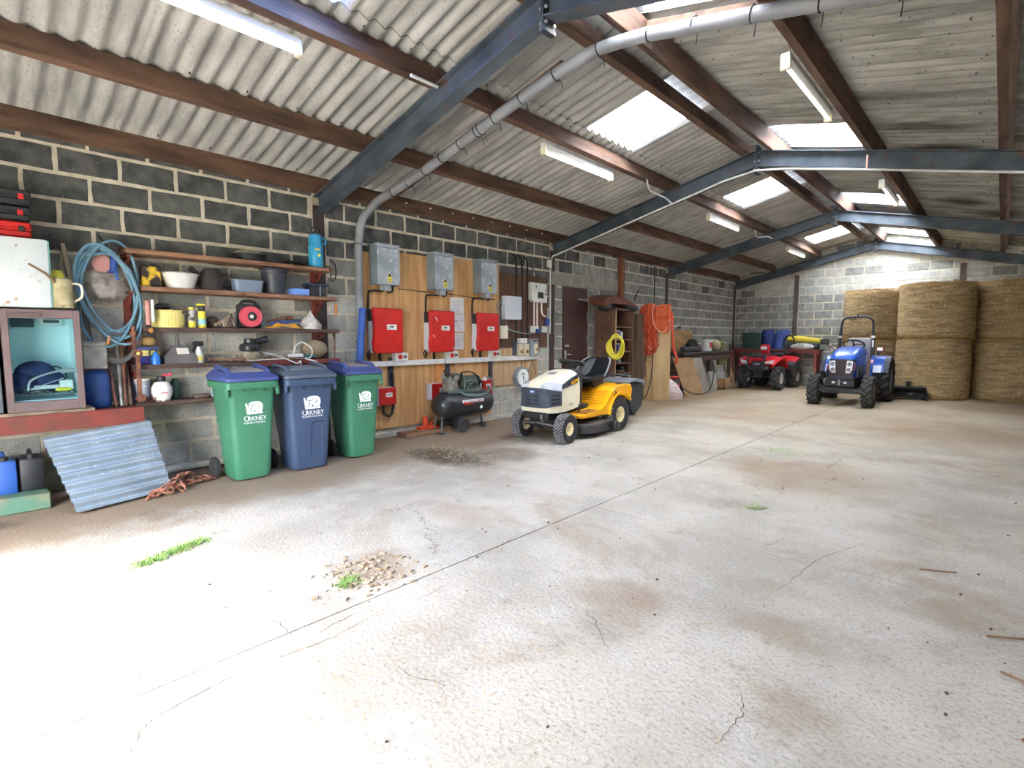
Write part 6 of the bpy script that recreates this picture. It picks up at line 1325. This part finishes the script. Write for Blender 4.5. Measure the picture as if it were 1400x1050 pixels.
def lean(name, label, cat, p0, p1, up, th_, m, kind=None):
    """board with foot edge p0-p1 and top offset 'up'."""
    a, b_, u = Vector(p0), Vector(p1), Vector(up); n_ = (b_ - a).cross(u).normalized() * th_
    g = G(); g.rings([[a, b_, b_ + n_, a + n_], [a + u, b_ + u, b_ + u + n_, a + u + n_]])
    return S(name, label, cat, g, m)
lean('leaning_board', 'brown board leaning against the workbench, in front', 'board', (.72, 11.5, .0), (.95, 12.0, .0), (-.18, -.3, .88), .03, mat('lean_brown', (178, 146, 110), .8, c2=(150, 118, 84), scale=3))
lean('leaning_board', 'grey board leaning behind the brown one at the workbench', 'board', (.86, 12.08, .0), (.86, 12.62, .0), (-.16, -.25, .86), .03, mat('lean_grey', (148, 140, 130), .85, c2=(128, 120, 110), scale=3))
S('bent_pipe', 'dark pipe bent in a bow before the leaning boards', 'pipe', G().tube(curve([(.72, 11.3, .22), (.9, 11.55, .06), (1.02, 11.95, .05), (1.02, 12.3, .2), (.98, 12.5, .45), (.92, 12.55, .7)], 6), .012, 6), CABLE)
S('white_sack', 'white sack slumped at the foot of the cream board', 'sack', G().rings([[(.80 + .2 * math.cos(a), 10.72 + .3 * math.sin(a), .0) for a in (2 * PI * j / 14 for j in range(14))], [(.80 + .22 * math.cos(a), 10.7 + .32 * math.sin(a), .12) for a in (2 * PI * j / 14 for j in range(14))], [(.76 + .16 * math.cos(a), 10.62 + .22 * math.sin(a), .34) for a in (2 * PI * j / 14 for j in range(14))], [(.74 + .06 * math.cos(a), 10.5 + .08 * math.sin(a), .5) for a in (2 * PI * j / 14 for j in range(14))]]), mat('sack_white', (222, 206, 204), .7, c2=(184, 164, 164), scale=5, stretch=(1, 1, 5), bump=.5, bscale=14))
t = T('red_machine', 'small red and black machine between the sack and boards', 'machine', (.55, 11.1, 0)); P('body', G().box((0, 0, .22), (.3, .3, .36), .03), GREYD, t); P('lid', G().box((.05, 0, .44), (.2, .32, .06), .02), REDP, t); P('cover', G().box((.16, .08, .16), (.04, .16, .22), .02), REDP, t)
S('grey_sack', 'grey bag standing under the bench end', 'bag', G().lathe([(.16, 0), (.18, .15), (.14, .4), (.06, .5), (.001, .5)], 14, (.72, 12.95, 0)), mat('bag_grey', (150, 148, 140), .8, bump=.5, bscale=14))
lean('leaning_board', 'sheet of dull plywood leaning at the far bench leg', 'board', (.7, 13.35, .0), (.55, 13.9, .0), (-.25, .1, .8), .03, mat('dull_ply', (128, 116, 96), .85))
t = T('wooden_crate', 'small wooden crate on the floor below the bench', 'crate', (.72, 13.75, 0)); P('side', G().box((.12, 0, .15), (.02, .36, .28)), mat('crate_wood', (176, 138, 98), .8), t); P('side', G().box((0, -.17, .15), (.26, .02, .28)), mat('crate_wood', (176, 138, 98)), t); P('bottom', G().box((0, 0, .02), (.26, .36, .03)), mat('crate_wood', (176, 138, 98)), t); P('leg', G().bar((.13, .12, .0), (.13, .2, .34), .03, .02), mat('crate_wood', (176, 138, 98)), t)
S('olive_coat', 'olive coat hanging over the bench end in the corner', 'coat', G().rings([[(.52 + .1 * math.cos(a), 14.1 + .16 * math.sin(a), z) for a in (2 * PI * j / 12 for j in range(12))] if True else [] for z in (.62, .8, 1.0, 1.2)] + [[(.5 + .04 * math.cos(a), 14.1 + .06 * math.sin(a), 1.28) for a in (2 * PI * j / 12 for j in range(12))]]), mat('olive', (134, 132, 92), .9, c2=(96, 100, 66), scale=8, stretch=(3, 3, .7), bump=.5, bscale=14))
S('canvas_bag', 'beige canvas bundle on the far end of the workbench', 'bag', G().sph((.45, 13.85, 1.14), .15, 12, 8, (1, 1.2, 1)), mat('canvas', (176, 166, 132), .9, bump=.5, bscale=18))
for k, (y, c) in enumerate(((14.32, 'grey weathered'), (14.5, 'pale'))):
    S('timber_pole', '%s timber pole leaning into the corner behind the quad bike' % c, 'pole', G().bar((.75 + .1 * k, y - .1, .0), (.32, y, 1.24), .06, .05, bev=.004), mat('pole_%d' % k, ((150, 142, 116), (186, 160, 130))[k], .85))

# ------------------------------------------------------------------ table along the end wall and what lies on it
t = T('steel_table', 'long red brown steel framed table against the end wall', 'table', (1.25, 16.18, 0))
P('tabletop', G().box((0, 0, 1.0), (2.4, .46, .05), .004), mat('table_top', (112, 78, 72), .8, c2=(84, 64, 62), scale=6), t); P('front_rail', G().box((0, -.235, .96), (2.4, .03, .1)), RUST, t)
for x in (-1.1, 1.1):
    for y in (-.2, .2): P('leg', G().box((x, y, .48), (.07, .07, .96)), mat('leg_rust', (150, 84, 76), .7, c2=(120, 70, 64), scale=6), t)
tub('green_crate', 'dark green crate on the table behind the quad handlebar', 'crate', (.66, 16.15, 1.025), .44, .56, .46, mat('crate_green', (36, 66, 62), .6))
NAVY = mat('navy_bag', (44, 66, 132), .7, c2=(30, 46, 96), scale=6, bump=.5, bscale=12)
S('blue_sack', 'dark blue open sack standing beside the green crate', 'sack', G().rings([[(1.06 + a * math.cos(q), 16.15 + .15 * math.sin(q), z) for q in (2 * PI * j / 14 for j in range(14))] for a, z in ((.13, 1.025), (.16, 1.2), (.17, 1.45), (.15, 1.57))], True, False), NAVY)
S('blue_sack', 'lighter blue folded sack between dark sack and yellow roll', 'sack', G().rings([[(1.42 + a * math.cos(q) + dx, 16.15 + .12 * math.sin(q), z) for q in (2 * PI * j / 14 for j in range(14))] for a, z, dx in ((.14, 1.025, -.08), (.16, 1.2, -.05), (.19, 1.4, 0), (.17, 1.55, .05), (.1, 1.57, .06))]), mat('blue_bag_light', (72, 98, 168), .6, c2=(56, 80, 148), scale=5, bump=.5, bscale=12))
t = T('yellow_roll', 'yellow rolled plastic lying along the back of the table', 'roll'); P('roll', G().tube(curve([(1.55, 16.26, 1.30), (1.8, 16.26, 1.305), (2.1, 16.25, 1.27), (2.45, 16.24, 1.24)], 4), [.07, .075, .08, .085, .09, .09, .09, .09, .085, .085, .08, .08, .075], 12), mat('roll_yellow', (222, 204, 66), .6, c2=(200, 180, 54), scale=5), t)
S('pallet_support', 'stack of grey pads holding up the yellow roll', 'pad', G().box((1.95, 16.26, 1.11), (.8, .2, .17), .02), GREYD)
S('white_bundle', 'white wrapped bundle on the table front below the yellow roll', 'bundle', G().sph((2.0, 16.02, 1.09), .2, 14, 8, (1.5, .5, .5)), mat('bundle_white', (206, 202, 194), .7, c2=(150, 150, 150), scale=7, bump=.4, bscale=14))
S('wire_hoop', 'dark wire hoop handle standing behind the quad bike seat', 'hoop', G().tube(curve([(1.55, 16.0, 1.03), (1.54, 16.0, 1.25), (1.62, 16.0, 1.38), (1.74, 16.0, 1.38), (1.8, 16.0, 1.25), (1.8, 16.0, 1.03)], 5), .022, 7), CABLE)
for x, nm in ((1.68, 'left'), (5.25, 'right')):
    S('wall_post', 'dark steel post set in the end wall, %s' % ('beside the yellow roll' if nm == 'left' else 'above the bales'), 'post', G().box((x, LEN - .01, 1.45 + .1), (.11, .05, 3.1 if nm == 'left' else 3.1), .003), mat('post_paint', (74, 66, 64), .7, c2=(96, 78, 72), scale=3))

# ------------------------------------------------------------------ round bales, two high
STRAW = mat('bale_straw', (186, 160, 118), .95, c2=(136, 114, 80), scale=3.2, stretch=(1, 1, 7), lo=.36, hi=.66, bump=1.0, bscale=22, rnd=.08, detail=9, speck=((214, 192, 146), 30, .60))
STRAW_L = mat('loose_straw', (204, 170, 104), .95, c2=(158, 126, 74), scale=30)
def bale(cx, cy, z, r, h, label, seed):
    t = T('round_bale', label, 'bale', (cx, cy, z), 0, 'round straw bales in the far right corner')
    g = G(); n = 72; V = []
    prof = [(.0, .02), (.55, .01), (.90, 0), (.97, .03)] + [(1, .08 + .84 * i / 13) for i in range(14)] + [(.98, .955), (.93, .99), (.6, 1.0), (0, .99)]
    for k, (a, b_) in enumerate(prof):
        ring = []
        for j in range(n):
            q = 2 * PI * j / n; d = Vector((math.cos(q), math.sin(q), 0))
            nz = noise.noise(Vector((d.x * 3 + seed, d.y * 3, b_ * 4))) * .012 + noise.noise(Vector((d.x * 9, d.y * 9 + seed, b_ * 22))) * .010
            rr = max(r * a, .004) + (nz if a > .8 else 0)
            ring.append(Vector((d.x * rr, d.y * rr, b_ * h + noise.noise(Vector((d.x * 4, d.y * 4, seed))) * .015)))
        V.append(ring)
    g.rings(V); P('bale', g, STRAW, t, ang=70)
    g = G()
    for i in range(1500):
        q = R.uniform(0, 2 * PI); top = R.random() < .6; zz = h - abs(R.gauss(0, .03)) if top else abs(R.gauss(0, .03)) + .01
        p = Vector((math.cos(q) * r * R.uniform(.93, 1.005), math.sin(q) * r * R.uniform(.93, 1.005), zz)); d = Vector((-math.sin(q), math.cos(q), 0)) * R.choice((-1, 1)) + Vector((math.cos(q), math.sin(q), 0)) * R.uniform(-.1, .6) + Vector((0, 0, R.uniform(-.6, .5) if top else R.uniform(-.2, .3)))
        d.normalize(); d *= R.uniform(.04, .13); s_ = Vector((0, 0, .005)); e_ = p + d; e_.z = max(e_.z, .004); g.bm.faces.new([g.bm.verts.new(x) for x in (p - s_, p + s_, e_ + s_ * .5)])
    for i in range(700):
        q = R.uniform(0, 2 * PI); zz = R.uniform(.05, h - .05); d = Vector((-math.sin(q), math.cos(q), 0)) * R.choice((-1, 1)) + Vector((math.cos(q), math.sin(q), 0)) * .15 + Vector((0, 0, R.uniform(-.3, .3)))
        p = Vector((math.cos(q) * (r + .004), math.sin(q) * (r + .004), zz)); d.normalize(); d *= R.uniform(.03, .10); s_ = Vector((0, 0, .003)); g.bm.faces.new([g.bm.verts.new(x) for x in (p - s_, p + s_, p + d)])
    o = P('straw_fringe', g, STRAW_L, t); o['kind'] = 'stuff'
    return t
bale(4.89, 15.12, 0, .68, 1.32, 'lower straw bale of the middle stack, behind the grader blade', 1.0); bale(4.90, 15.12, 1.335, .685, 1.20, 'upper straw bale of the middle stack', 2.3)
cy = 15.72; an = math.atan2(-.0, 1)
bale(3.67, 15.71, 0, .66, 1.30, 'lower straw bale of the left stack, behind the blue tractor', 3.1); bale(3.67, 15.70, 1.315, .66, 1.18, 'upper straw bale of the left stack, above the roll bar', 4.7)
bale(6.19, 15.70, 0, .67, 1.32, 'lower straw bale of the right stack, cut by the photo edge', 5.9); bale(6.20, 15.70, 1.335, .67, 1.22, 'upper straw bale of the right stack, cut by the photo edge', 6.6)

# ------------------------------------------------------------------ loose stuff on the floor
def litter(name, label, cat, n, fx, m, kind='stuff', l=(.02, .08), wd=.004, up=0):
    g = G()
    for i in range(n):
        x, y = fx(); a = R.uniform(0, 2 * PI); L_ = R.uniform(*l); d = Vector((math.cos(a), math.sin(a), R.uniform(.0, up) if up else R.uniform(-.02, .08))); d.normalize(); d *= L_
        s_ = Vector((-math.sin(a), math.cos(a), 0)) * wd; p = Vector((x, y, .003)); e_ = p + d; e_.z = max(e_.z, .003)
        g.bm.faces.new([g.bm.verts.new(q) for q in (p - s_, p + s_, e_ + s_ * .3, e_ - s_ * .3)])
    return S(name, label, cat, g, m, kind=kind)
GRASS = mat('grass_green', (116, 148, 74), .8, c2=(150, 176, 104), scale=30)
def along(p, q, w_): 
    def f():
        k = R.random(); return p[0] + (q[0] - p[0]) * k + R.gauss(0, w_), p[1] + (q[1] - p[1]) * k + R.gauss(0, w_)
    return f
litter('grass_tuft', 'strip of green moss and grass in the floor crack at the left', 'grass', 1500, along((2.38, .66), (2.22, 1.06), .028), GRASS, l=(.008, .03), wd=.003, up=1.5)
litter('grass_tuft', 'small clump of green grass beside the broken concrete patch', 'grass', 450, along((3.50, 1.36), (3.46, 1.43), .022), GRASS, l=(.01, .035), wd=.003, up=1.5)
litter('grass_tuft', 'thin sprig of grass in the middle floor joint', 'grass', 60, along((4.65, 4.25), (4.72, 4.3), .04), GRASS, l=(.02, .06), wd=.004, up=.5)
litter('grass_tuft', 'faint green sprigs on the floor before the tractor', 'grass', 90, along((4.1, 6.6), (4.4, 6.7), .08), GRASS, l=(.02, .07), wd=.005, up=.5)
litter('straw_litter', 'straw wisps scattered over the concrete floor', 'straw', 900, lambda: (R.uniform(1.3, 6.6), R.uniform(.9, 9)), STRAW_L, l=(.02, .07), wd=.0018)
litter('straw_litter', 'straw lying on the dark oil stain by the mower', 'straw', 260, lambda: (1.45 + R.gauss(0, .32), 3.9 + R.gauss(0, .22)), mat('pale_straw', (218, 204, 170), .9), l=(.02, .08), wd=.003)
litter('straw_litter', 'loose straw along the foot of the bales', 'straw', 2200, lambda: (R.uniform(3.0, 6.9), 14.6 - abs(R.gauss(0, .5)) + (.5 if R.random() < .4 else 0)), STRAW_L, l=(.03, .12), wd=.004)
g = G()
for i in range(60):
    x, y = R.uniform(2.5, 6.6), R.uniform(.7, 6); g.sph((x, y, .003), R.uniform(.003, .008), 6, 4, (1, R.uniform(1, 2), .6))
S('pebble_litter', 'dark crumbs and pebbles scattered over the concrete', 'grit', g, mat('grit_dark', (84, 70, 60), .9), kind='stuff')
for k, (x, y, a, l) in enumerate(((6.05, 3.1, .4, .16), (6.2, 2.7, 2.2, .14), (6.15, 2.35, 1.0, .12), (5.75, 3.75, .3, .18))):
    S('twig', 'thin brown twig on the floor at right, %s' % ('nearest the corner stain', 'beside the pale chip', 'nearest the camera', 'farthest of four')[k], 'twig', G().tube([(x, y, .006), (x + l * .5 * math.cos(a), y + l * .5 * math.sin(a), .012), (x + l * math.cos(a + .2), y + l * math.sin(a + .2), .006)], .005, 5), mat('twig_brown', (120, 92, 70), .9))
# broken concrete: crumbled chips round a shallow patch in the joint
g = G()
for i in range(170):
    x, y = 3.42 + R.gauss(0, .13), 1.55 + R.gauss(0, .12); s_ = R.uniform(.005, .018)
    g.M = Matrix.Translation((x, y, s_ * .3)) @ Matrix.Rotation(R.uniform(0, 3), 4, 'Z'); g.box((0, 0, 0), (s_ * 2, s_ * 1.3, s_ * .8), s_ * .2)
S('concrete_crumbs', 'crumbled concrete chips round the worn patch in the floor joint', 'rubble', g, mat('crumb', (176, 160, 140), .95, c2=(140, 120, 98), scale=20), kind='stuff')
